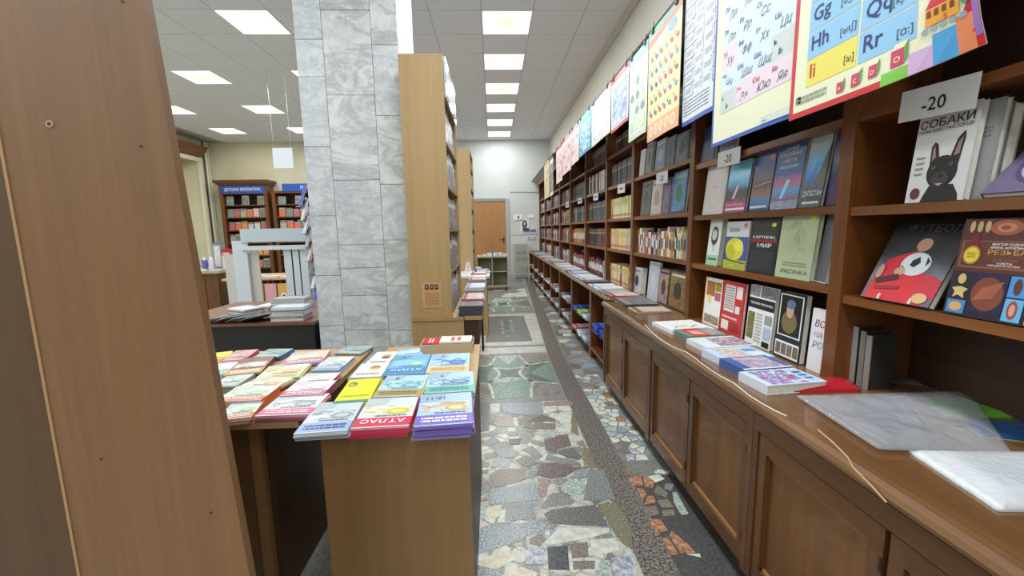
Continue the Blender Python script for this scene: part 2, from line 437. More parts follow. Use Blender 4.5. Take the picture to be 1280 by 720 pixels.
def diffuser(kind):
    m, nt, b = newmat('lamp_diffuser_'+kind); L = nt.links
    tc = N(nt, 'ShaderNodeTexCoord'); mp = N(nt, 'ShaderNodeMapping')
    mp.inputs['Location'].default_value = (-.5 if kind != 'h' else -.66, -.5, 0)
    L.new(tc.outputs['UV'], mp.inputs['Vector'])
    gr = N(nt, 'ShaderNodeVectorMath', _operation='LENGTH'); L.new(mp.outputs[0], gr.inputs[0])
    st = {'w': [(0, (.80, .88, .95, 1)), (.5, (.95, 1, 1, 1))],
          'y': [(0, (.50, .38, .17, 1)), (.22, (.72, .62, .36, 1)), (.42, (.95, .93, .8, 1)), (.55, (1, 1, 1, 1))],
          'h': [(0, (.72, .64, .28, 1)), (.25, (.9, .88, .62, 1)), (.45, (.95, 1, 1, 1))]}[kind]
    r = ramp(nt, st); L.new(gr.outputs['Value'], r.inputs[0])
    b.inputs['Base Color'].default_value = (.8, .8, .8, 1)
    L.new(r.outputs[0], b.inputs['Emission Color']); b.inputs['Emission Strength'].default_value = LAMP_GLOW if kind == 'w' else LAMP_GLOW*.62
    return m
DIFF = {k: diffuser(k) for k in 'wyh'}
fr = MB()
for a in ((0, .6, 0, .014), (0, .6, .586, .6), (0, .014, .014, .586), (.586, .6, .014, .586)): fr.box(*a, -.004, .01, WHITE)
fr_me = fr.mesh('frame')
di_me = {k: MB().face([(.012, .588, -.001), (.588, .588, -.001), (.588, .012, -.001), (.012, .012, -.001)], DIFF[k]).mesh('diffuser') for k in 'wyh'}
LTXT = {'w': 'clear white light panel', 'y': 'yellow-stained light panel', 'h': 'yellow-tinged light panel'}
ORDL = ['first', 'second', 'third', 'fourth', 'fifth', 'sixth', 'seventh', 'eighth', 'ninth', 'tenth', 'eleventh', 'twelfth', 'thirteenth', 'fourteenth', 'fifteenth']
for (k, j), kd in LIGHTS.items():
    n_ = ORDL[sorted((q for q in LIGHTS if q[0] == k), key=lambda q: -q[1]).index((k, j))]
    where = f'above the stone aisle, {n_} from the far wall' if k == 0 else f'in the {["line beside the column", "middle line", "line by the recess"][(-k-5)//3]}, {n_} from the far wall'
    r = thing('ceiling_light', LTXT[kd]+' '+where, 'ceiling light', (GX+.6*k, GY+.6*j, ZC), 0, 'ceiling light panels')
    link('frame', fr_me, r); link('diffuser', di_me[kd], r)
    ld = D.lights.new('lamp_tube', 'AREA'); ld.shape = 'SQUARE'; ld.size = .56; ld.energy = LAMP_W*(.75 if kd != 'w' else 1)
    ld.color = (.90, .96, 1) if kd == 'w' else (1, .96, .84)
    lo = D.objects.new('lamp_tube', ld); COL.objects.link(lo); lo.parent = r; lo.location = (.3, .3, -.01)

# ---- far door, its reveal and what hangs beside it
dx0, dx1, dz = -.62, .38, CZ+.80
mb = MB().box(dx0-.08, dx0, YF-.05, YF+.01, 0, dz+.08, plain((176, 180, 178), .5)).box(dx1, dx1+.08, YF-.05, YF+.01, 0, dz+.08, plain((176, 180, 178), .5)).box(dx0, dx1, YF-.05, YF+.01, dz, dz+.08, plain((140, 142, 140), .5))
struct('trim_3', mb)
d = struct('door_1', MB().box(dx0, dx1, YF-.03, YF+.005, 0.006, dz, DOORM))
part('door_handle', MB().box(dx1-.09, dx1-.06, YF-.045, YF-.03, 1.03, 1.2, IRON).bar((dx1-.075, YF-.05, 1.13), (dx1-.075, YF-.085, 1.13), .02, .02, IRON).bar((dx1-.075, YF-.085, 1.13), (dx1-.19, YF-.085, 1.13), .02, .02, IRON), d, 'black lever handle')
struct('baseboard_far', MB().box(.47, XR, YF-.02, YF, 0, .1, plain((170, 172, 168), .5)))
# surface cable run on the far wall
CBL = plain((150, 152, 150), .6)
solo('wall_cable', MB().tube([(.5, YF-.01, CZ+1.06), (.9, YF-.01, CZ+1.05), (1.5, YF-.012, CZ+1.04)], .008, CBL), 'thin grey cable stretched across the pale wall higher than the door', 'cable')
solo('wall_cable', MB().tube([(.55, YF-.006, CZ-.17), (1.3, YF-.006, CZ-.17)], .006, CBL), 'thin grey cable on the pale wall under the lilac strip sign', 'cable')
def notice(label, x0, x1, z0, z1, design, bg=(236, 236, 232)):
    wd, ht = x1-x0, z1-z0
    r = thing('wall_notice', label, 'notice', mw=T(((x0+x1)/2, YF-.012, z0)))
    part('sheet', MB().box(-wd/2, wd/2, 0, .004, 0, ht, plain(bg, .6)), r)
    p = Print(wd, ht); design(p); part('print', p.mb, r)
GR = plain((70, 72, 76), .5)
notice('small white notice with a dark pin figure beside the honey door', .60, .86, CZ+.24, CZ+.42, lambda p: p.ell(.55, .5, .1, .3, GR).rect(.1, .05, .9, .12, GR))
notice('white sheet with a grey drawing beside the honey door', .80, 1.04, CZ-.07, CZ+.27, lambda p: p.ell(.5, .62, .33, .33, GR).ell(.5, .66, .16, .14, plain((190, 190, 190), .5)).rect(.25, .05, .42, .4, GR).rect(.6, .05, .75, .4, GR))
notice('lilac strip sign with violet letters beside the honey door', .86, 1.28, CZ-.14, CZ+.02, lambda p: p.lines(.12, .2, .92, .8, 1, plain((110, 84, 150), .5), 4, .15), (206, 198, 218))
notice('blank white card above the lilac strip sign', 1.02, 1.2, CZ+.3, CZ+.4, lambda p: p.rect(.05, .02, .95, .1, GR))
for i, (a, b) in enumerate(((.98, CZ-.3), (1.12, CZ-.3))):
    solo('wall_socket', MB().box(a, a+.1, YF-.03, YF, b, b+.1, plain((214, 216, 208), .5)).box(a+.03, a+.07, YF-.033, YF-.03, b+.03, b+.07, plain((120, 120, 116), .5)), 'pale wall socket below the lilac strip sign', 'socket', 'wall sockets under the strip sign')
# ladder shelf leaning against the far wall
GRL = wood('grey_painted_ladder', (150, 144, 126), (176, 170, 150), 'z', 20, .5)
r = thing('step_ladder', 'small grey-beige wooden step ladder against the far wall', 'ladder', (.78, YF-.42, 0))
for sx in (-.22, .22): part('stile', MB().bar((sx, 0, 0.0), (sx*.92, .24, .98), .03, .05, GRL), r)
for sx in (-.2, .2): part('leg', MB().bar((sx, .26, 0.0), (sx*.95, .25, .95), .02, .02, GRL), r)
for i, z in enumerate((.12, .38, .64, .82, .98)): part('tread', MB().box(-.2, .2, .02+.24*z/.98-.03, .02+.24*z/.98+.09, z-.015, z+.015, GRL), r)

# ---- marble column, slab by slab
cx0, cx1, cy0, cy1 = -1.335, -.63, 3.165, 3.80
colm = thing('marble_column', 'square column clad in grey-white veined marble slabs', 'column', ((cx0+cx1)/2, (cy0+cy1)/2, 0))
part('core', MB().box(-(cx1-cx0)/2+.012, (cx1-cx0)/2-.012, -(cy1-cy0)/2+.012, (cy1-cy0)/2-.012, 0, ZC, plain((160, 163, 165), .7)), colm)
hx, hy = (cx1-cx0)/2, (cy1-cy0)/2
def slabs(xa, xb, zs, mm, face):
    for i, (a, b) in enumerate(zip(zs, zs[1:])):
        g = .0016; m = mm[i % len(mm)]
        if face == 'f': mb = MB().box(xa+g, xb-g, -hy-.002-.002*(i % 2), -hy+.014, a+g, b-g, m)
        elif face == 'l': mb = MB().box(-hx, -hx+.014, xa+g, xb-g, a+g, b-g, m)
        elif face == 'r': mb = MB().box(hx-.014, hx, xa+g, xb-g, a+g, b-g, m)
        else: mb = MB().box(xa+g, xb-g, hy-.014, hy, a+g, b-g, m)
        part('marble_slab', mb, colm)
R_ = [0, .12, .45, CZ-.738, CZ-.474, CZ-.264, CZ-.092, CZ+.374, CZ+.96, CZ+1.516, CZ+2.0, ZC]
slabs(-hx+.187, hx-.184, R_, [MARB2, MARB2, MARB2, MARB2, MARB2, MARB, MARB], 'f')
slabs(-hx, -hx+.187, [0, .5, CZ-.7, CZ-.317, CZ+.122, CZ+.61, CZ+1.083, CZ+1.327, CZ+1.8, ZC], [MARB], 'f')
slabs(hx-.184, hx, [0, .4, CZ-.75, CZ-.403, CZ-.063, CZ+.341, CZ+.819, CZ+1.291, CZ+1.75, ZC], [MARB, MARB2], 'f')
zs = [0, .5, 1.0, 1.5, 2.0, 2.5, 3.0, 3.5, ZC]
slabs(-hy+.016, hy, zs, [MARB], 'l'); slabs(-hy+.016, hy-.016, zs, [plain((214, 216, 212), .45, 0, 'wall_lit_tone_slab')], 'r'); slabs(-hx+.016, hx-.002, zs, [MARB], 'b')  # right face coloured whiter for the light it gets from the wall

# ================================================================== STONE FLOOR
def clip(poly, px, py, nx, ny):
    out = []; n = len(poly)
    for i in range(n):
        a, b = poly[i], poly[(i+1) % n]
        da = (a[0]-px)*nx+(a[1]-py)*ny; db = (b[0]-px)*nx+(b[1]-py)*ny
        if da <= 0: out.append(a)
        if da*db < 0:
            t = da/(da-db); out.append((a[0]+(b[0]-a[0])*t, a[1]+(b[1]-a[1])*t))
    return out
def voronoi(seeds, region, gap):
    res = []
    for i, s in enumerate(seeds):
        near = sorted((q for j, q in enumerate(seeds) if j != i), key=lambda q: (q[0]-s[0])**2+(q[1]-s[1])**2)[:22]
        p = region
        for q in near:
            dx, dy = q[0]-s[0], q[1]-s[1]; l = math.hypot(dx, dy)
            if l < 1e-6: continue
            dx /= l; dy /= l
            p = clip(p, (s[0]+q[0])/2-dx*gap/2, (s[1]+q[1])/2-dy*gap/2, dx, dy)
            if len(p) < 3: break
        if len(p) >= 3: res.append((s, p))
    return res
def scatter(x0, x1, y0, y1, dx, dy, jit=.42, rnd=random):
    out = []; ny = max(1, round((y1-y0)/dy)); nx = max(1, round((x1-x0)/dx))
    for j in range(ny):
        for i in range(nx):
            out.append((x0+(x1-x0)*(i+.5+rnd.uniform(-jit, jit)+(.25 if j % 2 else -.25))/nx, y0+(y1-y0)*(j+.5+rnd.uniform(-jit, jit))/ny))
    return out
STN = {k: stone('stone_'+k, a, b, sc, dk=0 if sc < 30 else 22) for k, a, b, sc in (
    ('bluegrey', (118, 128, 132), (156, 166, 170), 90), ('grey', (98, 102, 102), (146, 150, 148), 120), ('darkgrey', (72, 74, 74), (122, 122, 118), 130),
    ('brown', (92, 84, 76), (140, 130, 118), 120), ('pink', (132, 112, 104), (164, 146, 136), 60), ('plum', (88, 76, 76), (122, 106, 104), 80),
    ('white', (184, 184, 172), (214, 214, 204), 20), ('cream', (186, 178, 152), (212, 204, 182), 24), ('black', (36, 40, 44), (62, 66, 70), 50),
    ('orange', (146, 104, 76), (178, 134, 104), 40), ('olive', (96, 92, 74), (142, 136, 112), 150), ('lilac', (146, 150, 162), (182, 186, 194), 30),
    ('green', (92, 116, 104), (134, 158, 144), 70), ('deepgreen', (56, 78, 68), (96, 118, 104), 90), ('paleg', (146, 160, 150), (178, 190, 180), 50),
    ('speck', (58, 54, 52), (132, 124, 116), 85), ('marble', (172, 170, 160), (204, 202, 194), 8))}
GROUT = stone('pale_mortar', (150, 148, 138), (190, 186, 172), 80, .7)
GROUTD = stone('dark_mortar', (44, 44, 46), (84, 82, 80), 160, .5)
def bandL(y): return .585 if y < 4.5 else .585+.04*(y-4.5)
def bandR(y): return bandL(y)+(.15 if y < 2 else .17)
ys = [-1.0, 1.5, 2.2, 3.2, 4.5, 6, 8, 10, 12.1]
def strip_poly(fa, fb, y0, y1): return [(fa(y0), y0), (fb(y0), y0), (fb(y1), y1), (fa(y1), y1)]
part('mortar_bed', MB().box(-.6, .62, -.5, 3.34, -.0039, -.002, GROUT), fl)
mb = MB()
for a, b in zip(ys, ys[1:]): mb.prism(strip_poly(lambda y: bandR(y)-.002, lambda y: 1.12, a, b), -.0039, -.0025, GROUTD if b <= 2.2 else stone('mid_mortar', (96, 96, 92), (132, 130, 124), 90, .5))
part('mortar_bed', mb, fl)
for a, b in zip(ys, ys[1:]):
    part('terrazzo_strip', MB().prism(strip_poly(bandL, bandR, a+.001, b-.001), -.004, 0, STN['speck']), fl)
def put(poly, m, ins=.012):
    cx = sum(p[0] for p in poly)/len(poly); cy = sum(p[1] for p in poly)/len(poly)
    mb = MB().prism([(p[0]-cx, p[1]-cy) for p in poly], -.004, random.uniform(-.0008, .0006), m, ins)
    o = link('stone', mb.mesh('stone'), fl); o.location = (cx, cy, 0)
def px_poly(pts, ox, oy, s): return [tuple(onz(ox+x/s, oy+y/s, 0)[:2]) for x, y in pts]
NEAR = [('bluegrey', [(85, 290), (325, 248), (340, 340), (95, 360)]), ('brown', [(85, 215), (140, 182), (262, 183), (276, 232), (200, 258), (90, 278)]),
 ('plum', [(342, 155), (420, 150), (538, 180), (470, 222), (400, 230), (320, 213)]), ('pink', [(325, 228), (398, 236), (372, 308), (350, 338), (335, 290)]),
 ('paleg', [(440, 268), (500, 230), (566, 232), (553, 298), (520, 328), (450, 298)]), ('grey', [(583, 195), (658, 185), (718, 338), (556, 342), (575, 240)]),
 ('grey', [(400, 302), (440, 304), (518, 340), (508, 358), (342, 382), (347, 364)]), ('darkgrey', [(358, 407), (400, 388), (618, 362), (686, 472), (500, 466), (392, 456)]),
 ('olive', [(628, 358), (725, 352), (798, 480), (800, 588), (750, 556), (693, 475)]), ('white', [(430, 474), (688, 482), (688, 503), (600, 527), (382, 567), (362, 558)]),
 ('bluegrey', [(8, 503), (60, 468), (350, 444), (373, 466), (362, 488), (120, 586), (8, 616)]), ('grey', [(167, 372), (308, 355), (322, 433), (162, 446)]),
 ('cream', [(84, 372), (148, 362), (148, 418), (82, 438)]), ('paleg', [(25, 352), (80, 347), (57, 440), (15, 443)]),
 ('brown', [(287, 532), (340, 508), (372, 535), (340, 568), (287, 558)]), ('cream', [(12, 650), (150, 593), (223, 592), (228, 628), (120, 688), (22, 663)]),
 ('lilac', [(260, 573), (368, 582), (363, 663), (270, 663)]), ('black', [(376, 573), (478, 567), (488, 688), (381, 688)]),
 ('brown', [(487, 562), (578, 548), (583, 622), (502, 632)]), ('white', [(592, 538), (718, 528), (738, 588), (620, 622), (597, 612)]),
 ('brown', [(502, 643), (618, 642), (613, 683), (507, 688)]), ('lilac', [(697, 623), (800, 613), (830, 760), (697, 760)]),
 ('paleg', [(640, 643), (690, 638), (690, 740), (600, 740)]), ('cream', [(90, 740), (250, 672), (328, 702), (318, 740)]),
 ('cream', [(342, 682), (383, 692), (370, 740), (340, 740)]), ('paleg', [(212, 557), (250, 548), (253, 598), (227, 588)]),
 ('white', [(366, 492), (392, 487), (388, 515), (366, 512)]), ('grey', [(395, 465), (418, 468), (405, 486), (385, 480)]),
 ('bluegrey', [(507, 192), (560, 182), (578, 200), (568, 225), (512, 224)]), ('grey', [(377, 112), (538, 150), (550, 173), (410, 144), (362, 140)]),
 ('plum', [(360, 37), (478, 8), (498, 68), (430, 84), (420, 104), (366, 90)]), ('darkgrey', [(432, 88), (508, 78), (548, 120), (538, 143), (428, 110)]),
 ('grey', [(55, 47), (110, 22), (143, 46), (75, 73)]), ('grey', [(112, 96), (180, 74), (236, 105), (200, 128), (142, 128)]),
 ('bluegrey', [(100, 147), (140, 113), (198, 150), (170, 178), (96, 175)]), ('grey', [(60, 112), (98, 102), (108, 130), (66, 138)]),
 ('brown', [(213, 142), (268, 114), (328, 155), (280, 178)]), ('grey', [(252, 88), (300, 68), (356, 120), (330, 138)]),
 ('black', [(180, 34), (248, 32), (238, 62), (190, 62)]), ('orange', [(12, 52), (58, 37), (68, 64), (15, 78)]),
 ('lilac', [(10, 97), (50, 97), (45, 138), (10, 148)]), ('grey', [(15, 152), (88, 152), (84, 178), (15, 178)]), ('brown', [(10, 192), (82, 187), (78, 208), (10, 208)]),
 ('cream', [(8, 227), (43, 224), (46, 253), (10, 258)]), ('grey', [(8, 270), (78, 262), (75, 300), (20, 335), (8, 330)]),
 ('olive', [(560, 60), (622, 130), (648, 178), (590, 178), (545, 130)]), ('paleg', [(348, 8), (420, 2), (415, 26), (360, 30)]),
 ('pink', [(556, 150), (592, 155), (588, 178), (560, 176)]), ('orange', [(548, 118), (566, 114), (566, 134), (552, 132)])]
for k, p in NEAR: put(px_poly(p, 590, 540, 4.0), STN[k])
MID = [('bluegrey', [(240, 428), (500, 423), (513, 488), (400, 508), (252, 488)]), ('white', [(167, 434), (230, 430), (230, 488), (176, 493)]),
 ('pink', [(187, 508), (303, 512), (327, 588), (192, 578)]), ('darkgrey', [(70, 432), (158, 432), (163, 608), (75, 623)]), ('plum', [(392, 550), (500, 503), (586, 532), (592, 552), (500, 548)]),
 ('brown', [(375, 588), (480, 562), (590, 560), (588, 598), (500, 600)]), ('white', [(568, 507), (693, 488), (680, 616)]), ('white', [(602, 452), (713, 447), (718, 478), (603, 478)]),
 ('pink', [(512, 423), (690, 418), (712, 440), (590, 446), (516, 444)]), ('white', [(520, 452), (596, 450), (596, 482), (540, 492)]), ('brown', [(400, 512), (498, 500), (360, 556), (345, 535)]),
 ('cream', [(315, 520), (338, 530), (350, 575), (330, 585)]), ('grey', [(395, 600), (460, 600), (480, 615), (420, 618)]), ('paleg', [(490, 608), (580, 605), (600, 620), (560, 650), (500, 640)]),
 ('white', [(590, 588), (640, 582), (660, 600), (610, 620)]), ('olive', [(692, 490), (716, 488), (740, 640), (690, 620)]), ('grey', [(80, 632), (150, 622), (160, 640), (90, 660)]),
 ('grey', [(70, 395), (330, 392), (330, 418), (70, 426)]), ('pink', [(335, 392), (640, 385), (665, 410), (335, 417)])]
for k, p in MID: put(px_poly(p, 580, 420, 5.143), STN[k])
# chips filling the joints between the traced stones
rf = random.Random(15); chips = MB()
for s_, p_ in voronoi(scatter(-.19, .575, 1.46, 3.3, .085, .085, .42, rf), [(-.19, 1.46), (.575, 1.46), (.575, 3.3), (-.19, 3.3)], .012):
    chips.prism(p_, -.004, -.0012, STN[rf.choice(['grey', 'white', 'marble', 'marble', 'brown', 'grey', 'marble', 'bluegrey'])], .03)
o = part('stone_chips', chips, fl); o['kind'] = 'stuff'
# stones under and before the frame, in the same broken pattern
rr = random.Random(5)
cells = voronoi(scatter(-.6, .57, .2, 1.44, .22, .2, .4, rr), [(-.6, .2), (.57, .2), (.57, 1.44), (-.6, 1.44)], .018)
for s, p in cells: put(p, STN[rr.choice(['grey', 'white', 'bluegrey', 'brown', 'cream', 'pink'])])
cells = voronoi(scatter(-.6, -.19, 1.48, 3.3, .2, .2, .4, rr), [(-.6, 1.48), (-.19, 1.48), (-.19, 3.3), (-.6, 3.3)], .018)
for s, p in cells: put(p, STN[rr.choice(['grey', 'white', 'bluegrey', 'brown', 'cream', 'pink'])])
# right hand strip: tracing of the orange group, then small pale stones
ORG = [('olive', [(720, 282), (765, 275), (785, 300), (735, 308)]), ('orange', [(738, 318), (790, 308), (800, 350), (752, 350)]), ('orange', [(798, 310), (850, 312), (838, 362), (806, 352)]),
 ('brown', [(856, 345), (900, 380), (895, 400), (842, 378)]), ('orange', [(752, 358), (800, 360), (812, 385), (790, 420), (770, 390)]), ('orange', [(818, 392), (842, 392), (850, 420), (800, 430)]),
 ('olive', [(856, 410), (900, 405), (925, 440), (875, 440)]), ('brown', [(800, 440), (850, 432), (868, 465), (828, 478), (806, 460)]), ('olive', [(875, 450), (925, 448), (930, 470), (880, 475)]),
 ('orange', [(822, 490), (870, 486), (900, 535), (850, 548)]), ('orange', [(915, 535), (985, 592), (1015, 625), (955, 628), (905, 555)]), ('orange', [(872, 565), (900, 560), (945, 630), (895, 638)]),
 ('white', [(975, 630), (1030, 627), (1035, 642)]), ('white', [(818, 312), (862, 304), (888, 322), (850, 338)]), ('white', [(855, 282), (905, 290), (905, 300), (860, 300)]), ('paleg', [(918, 376), (935, 376), (985, 465), (955, 470), (925, 420)]),
 ('grey', [(890, 340), (925, 345), (915, 370), (885, 362)]), ('white', [(845, 290), (858, 288), (858, 300), (848, 300)])]
for k, p in ORG: put(px_poly(p, 560, 500, 3.274), STN[k], .02)
rr = random.Random(8)
def pale(): return STN[rr.choice(['white', 'white', 'cream', 'paleg', 'lilac', 'grey', 'white', 'pink', 'bluegrey', 'brown'])]
y0 = 2.36
cells = voronoi(scatter(.762, 1.0, y0, 3.9, .062, .075, .36, rr), strip_poly(lambda y: bandR(y)+.006, lambda y: .985, y0, 3.9), .009)
for s, p in cells: put(p, pale() if rr.random() > .06 else STN['orange'], .02)
far_mb = MB()
cells = voronoi(scatter(.76, 1.12, 3.9, 7.5, .13, .16, .42, rr), strip_poly(lambda y: bandR(y)+.006, lambda y: 1.1, 3.91, 7.5), .014)
for s, p in cells:
    m = STN[rr.choice(['white', 'grey', 'grey', 'brown', 'cream', 'bluegrey', 'darkgrey', 'pink'])]
    if s[1] < 5.2: put(p, m)
    else: far_mb.prism(p, -.004, 0, m, .02)
cells = voronoi(scatter(.9, 1.16, 7.5, 12.1, .14, .22, .42, rr), strip_poly(lambda y: bandR(y)+.006, lambda y: 1.16, 7.5, 12.1), .02)
for s, p in cells: far_mb.prism(p, -.004, 0, STN[rr.choice(['grey', 'grey', 'bluegrey', 'brown', 'white', 'darkgrey'])], .02)
# patterned fields: white arcs around a dark green star
def field(y0, y1, x0, x1, dx, dy, seed, cx=.13):
    """crazy-paved ground with an inlaid green star, four green petals and white edging"""
    rr = random.Random(seed); cy = (y0+y1)/2; hh = (y1-y0)/2; k = hh/.64
    sd = scatter(x0, x1, y0, y1, dx, dy, .38, rr)
    for s, p in voronoi(sd, [(x0, y0), (x1, y0), (x1, y1), (x0, y1)], .008):
        far_mb.prism(p, -.004, 0, STN[rr.choice(['pink', 'brown', 'grey', 'grey', 'pink'])], .02)
    def W(x, y): return (cx+x, cy+y*k)
    def arc(a, b, bul, n=8):
        nx, ny = -(a[1]+b[1])/2, -(a[0]+b[0])/2
        m = ((a[0]+b[0])/2, (a[1]+b[1])/2); l = math.hypot(*m) or 1; d = (-m[0]/l*bul, -m[1]/l*bul)
        return [(a[0]+(b[0]-a[0])*t+d[0]*4*t*(1-t), a[1]+(b[1]-a[1])*t+d[1]*4*t*(1-t)) for t in [q/n for q in range(n+1)]]
    K = [(-.21, .24), (.21, .24), (.21, -.24), (-.21, -.24)]
    arcs = [arc(K[q], K[(q+1) % 4], .11) for q in range(4)]
    star = [p for a in arcs for p in a[:-1]]
    def tri(poly, z, m):              # cell the shape into stones by clipping a voronoi field to its triangles
        c = (sum(p[0] for p in poly)/len(poly), sum(p[1] for p in poly)/len(poly)); n = len(poly)
        for q in range(n):
            a, b = poly[q], poly[(q+1) % n]
            far_mb.prism([W(*c), W(*a), W(*b)], -.003, z+rr.uniform(-.0003, .0003), STN[rr.choice(m)], .03)
    tri(star, .0012, ['deepgreen', 'deepgreen', 'darkgrey'])
    ends = [((-.13, .6), (.13, .6)), ((.5, .33), (.5, -.33)), ((.16, -.62), (-.16, -.62)), ((-.56, -.33), (-.56, .33))]
    if cx+.5 > x1-.01: ends[1] = ((x1-.01-cx, .33), (x1-.01-cx, -.33))
    for q in range(4):
        pet = arcs[q]+[ends[q][1], ends[q][0]]
        tri(pet, .0009, [['green', 'paleg', 'green'], ['green', 'deepgreen', 'grey'], ['green', 'paleg'], ['green', 'deepgreen', 'grey']][q])
    def band(pts, wd):
        for a, b in zip(pts, pts[1:]):
            l = math.hypot(b[0]-a[0], b[1]-a[1]) or 1; nx, ny = -(b[1]-a[1])/l*wd/2, (b[0]-a[0])/l*wd/2
            far_mb.prism([W(a[0]+nx, a[1]+ny), W(a[0]-nx, a[1]-ny), W(b[0]-nx, b[1]-ny), W(b[0]+nx, b[1]+ny)], -.003, .0018, STN[rr.choice(['white', 'white', 'paleg', 'marble'])], .06)
    for q in range(4):
        band(arcs[q], .032)
        for c_, e in ((K[q], ends[q][0]), (K[(q+1) % 4], ends[q][1])):
            m = ((c_[0]+e[0])/2*.96, (c_[1]+e[1])/2*.96)
            band([c_, ((c_[0]+m[0])/2, (c_[1]+m[1])/2), m, ((e[0]+m[0])/2, (e[1]+m[1])/2), e], .026)
part('mortar_bed', MB().box(-.6, .58, 3.36, 4.66, -.0039, -.002, stone('grey_mortar', (128, 130, 122), (160, 160, 150), 80, .6)), fl)
field(3.36, 4.64, -.5, .575, .05, .055, 3)
part('border_stone', MB().box(-.6, .58, 3.305, 3.352, -.004, 0, STN['grey']), fl)
# framed dark slab with green inlay
def box_stone(x0, x1, y0, y1, m):
    e0, e1 = (bandL(y0)-.003, bandL(y1)-.003) if x1 > .56 else (x1, x1)
    part('border_stone', MB().prism([(x0, y0), (e0, y0), (e1, y1), (x0, y1)], -.004, 0, m), fl)
for i, (a, b) in enumerate(((-.6, -.25), (-.245, .02), (.025, .33), (.335, .6))): box_stone(a, b, 4.67, 4.93, STN['marble'])
box_stone(-.6, .62, 4.94, 5.0, STN['grey'])
box_stone(-.36, .64, 5.01, 5.18, STN['marble']); box_stone(-.36, .64, 6.78, 6.96, STN['marble'])
box_stone(-.36, -.13, 5.19, 6.77, STN['marble']); box_stone(.47, .65, 5.19, 6.77, STN['marble'])
box_stone(-.125, .465, 5.19, 6.77, STN['darkgrey'])
mb = MB(); rr = random.Random(2)
for row, (xa, ya, yb) in enumerate(((.10, 5.62, 6.45), (.17, 5.42, 6.5), (.24, 5.66, 6.4))):
    y = ya
    while y < yb:
        l = rr.uniform(.04, .09); wv = .034 if row == 1 else .02
        mb.prism([(xa-wv, y), (xa+wv+rr.uniform(-.006, .006), y+.006), (xa+wv, y+l), (xa-wv, y+l-.008)], .0002, .0012, STN['deepgreen' if row == 1 and rr.random() > .25 else 'green' if rr.random() > .4 else 'paleg'])
        y += l+.014
o = part('green_inlay', mb, fl); o['kind'] = 'stuff'
box_stone(-.5, .68, 7.0, 7.1, STN['grey'])
field(7.12, 8.7, -.5, .68, .075, .09, 9, .15)
far_mb.prism([(-.5, 8.72), (.72, 8.72), (.8, 12.1), (-.5, 12.1)], -.004, -.0005, STN['grey'])
for s, p in voronoi(scatter(-.45, .7, 8.75, 11.9, .3, .3, .4, rr), [(-.45, 8.75), (.7, 8.75), (.78, 11.9), (-.45, 11.9)], .03): far_mb.prism(p, -.004, .0003, STN[rr.choice(['grey', 'bluegrey', 'darkgrey', 'grey', 'white'])], .02)
o = part('stone_mosaic', far_mb, fl); o['kind'] = 'stuff'

# ================================================================== RIGHT SIDE: counter, cabinets, wall bookcase
ZT = .79; XF = .935
prof = [(XF+.03, ZT-.05), (XF+.006, ZT-.046), (XF-.006, ZT-.036), (XF-.01, ZT-.024), (XF-.004, ZT-.010), (XF+.012, ZT-.002), (XF+.03, ZT), (1.645, ZT), (1.645, ZT-.03), (XF+.03, ZT-.03)]
solo('counter_top', MB().extrude(prof, 'y', -.6, 3.54, TOP_Y), 'brown wooden counter top with rounded nosing above the panelled cabinets', 'counter top')
prof2 = [(1.03, ZT-.045), (1.018, ZT-.035), (1.014, ZT-.02), (1.02, ZT-.006), (1.032, ZT), (1.645, ZT), (1.645, ZT-.03), (1.05, ZT-.03)]
solo('counter_top', MB().extrude(prof2, 'y', 3.545, 12.2, TOP_Y), 'brown wooden counter top running over the open lower shelves', 'counter top')
solo('corner_guard', MB().box(.95, 1.03, 3.515, 3.541, ZT+.0005, ZT+.006, IRON), 'black guard on the corner where the counter steps back', 'guard')
def cabinet(label, y0, y1, doors, first):
    r = thing('cabinet', label, 'cabinet', (XF, y0, 0), 0, 'panelled cabinets under the counter')
    L = y1-y0
    c = MB().box(.05, .70, 0, L, .07, ZT-.052, CAB_F)
    part('body', c, r)
    part('plinth', MB().box(.07, .69, .01, L-.01, 0, .07, LAMD), r)
    part('top_rail', MB().box(.012, .05, 0, L, ZT-.115, ZT-.052, CAB_Y), r)
    for a, b in doors:
        d0, d1 = a-y0, b-y0; z0, z1 = .085, ZT-.122; s = .062
        d = MB()
        d.box(.018, .046, d0, d0+s*.62, z0, z1, CAB_F).box(.018, .046, d1-s*.62, d1, z0, z1, CAB_F)
        d.box(.018, .046, d0+s*.62, d1-s*.62, z0, z0+s, CAB_Y).box(.018, .046, d0+s*.62, d1-s*.62, z1-s, z1, CAB_Y)
        dd = part('door', d, r)
        part('panel', MB().box(.036, .044, d0+s*.6, d1-s*.6, z0+s-.002, z1-s+.002, CAB_V), dd)
        bd = MB().box(.026, .037, d0+s*.62, d1-s*.62, z0+s, z0+s+.012, BEAD)
        bd.box(.026, .037, d0+s*.62, d0+s*.62+.01, z0+s, z1-s, CAB_F).box(.026, .037, d1-s*.62-.01, d1-s*.62, z0+s, z1-s, CAB_F).box(.026, .037, d0+s*.62, d1-s*.62, z1-s-.01, z1-s, BEAD if first else CAB_Y)
        part('bead', bd, dd)
        for z in (z0+.1, z1-.12): part('hinge', MB().tube([(.015, d0+.004, z), (.015, d0+.004, z+.04)], .004, plain((66, 46, 30), .4), 6), dd)
    for yy in [0.0] + [L-.028]:
        part('stile', MB().box(.012, .05, yy, yy+.028, .07, ZT-.115, CAB_F), r)
    return r
cabinet('panelled cabinet under the corner guard at the counter step', 2.475, 3.54, [(2.505, 3.01), (3.025, 3.51)], False)
cabinet('panelled cabinet below the row of flat picture books', 1.425, 2.472, [(1.455, 1.935), (1.945, 2.44)], True)
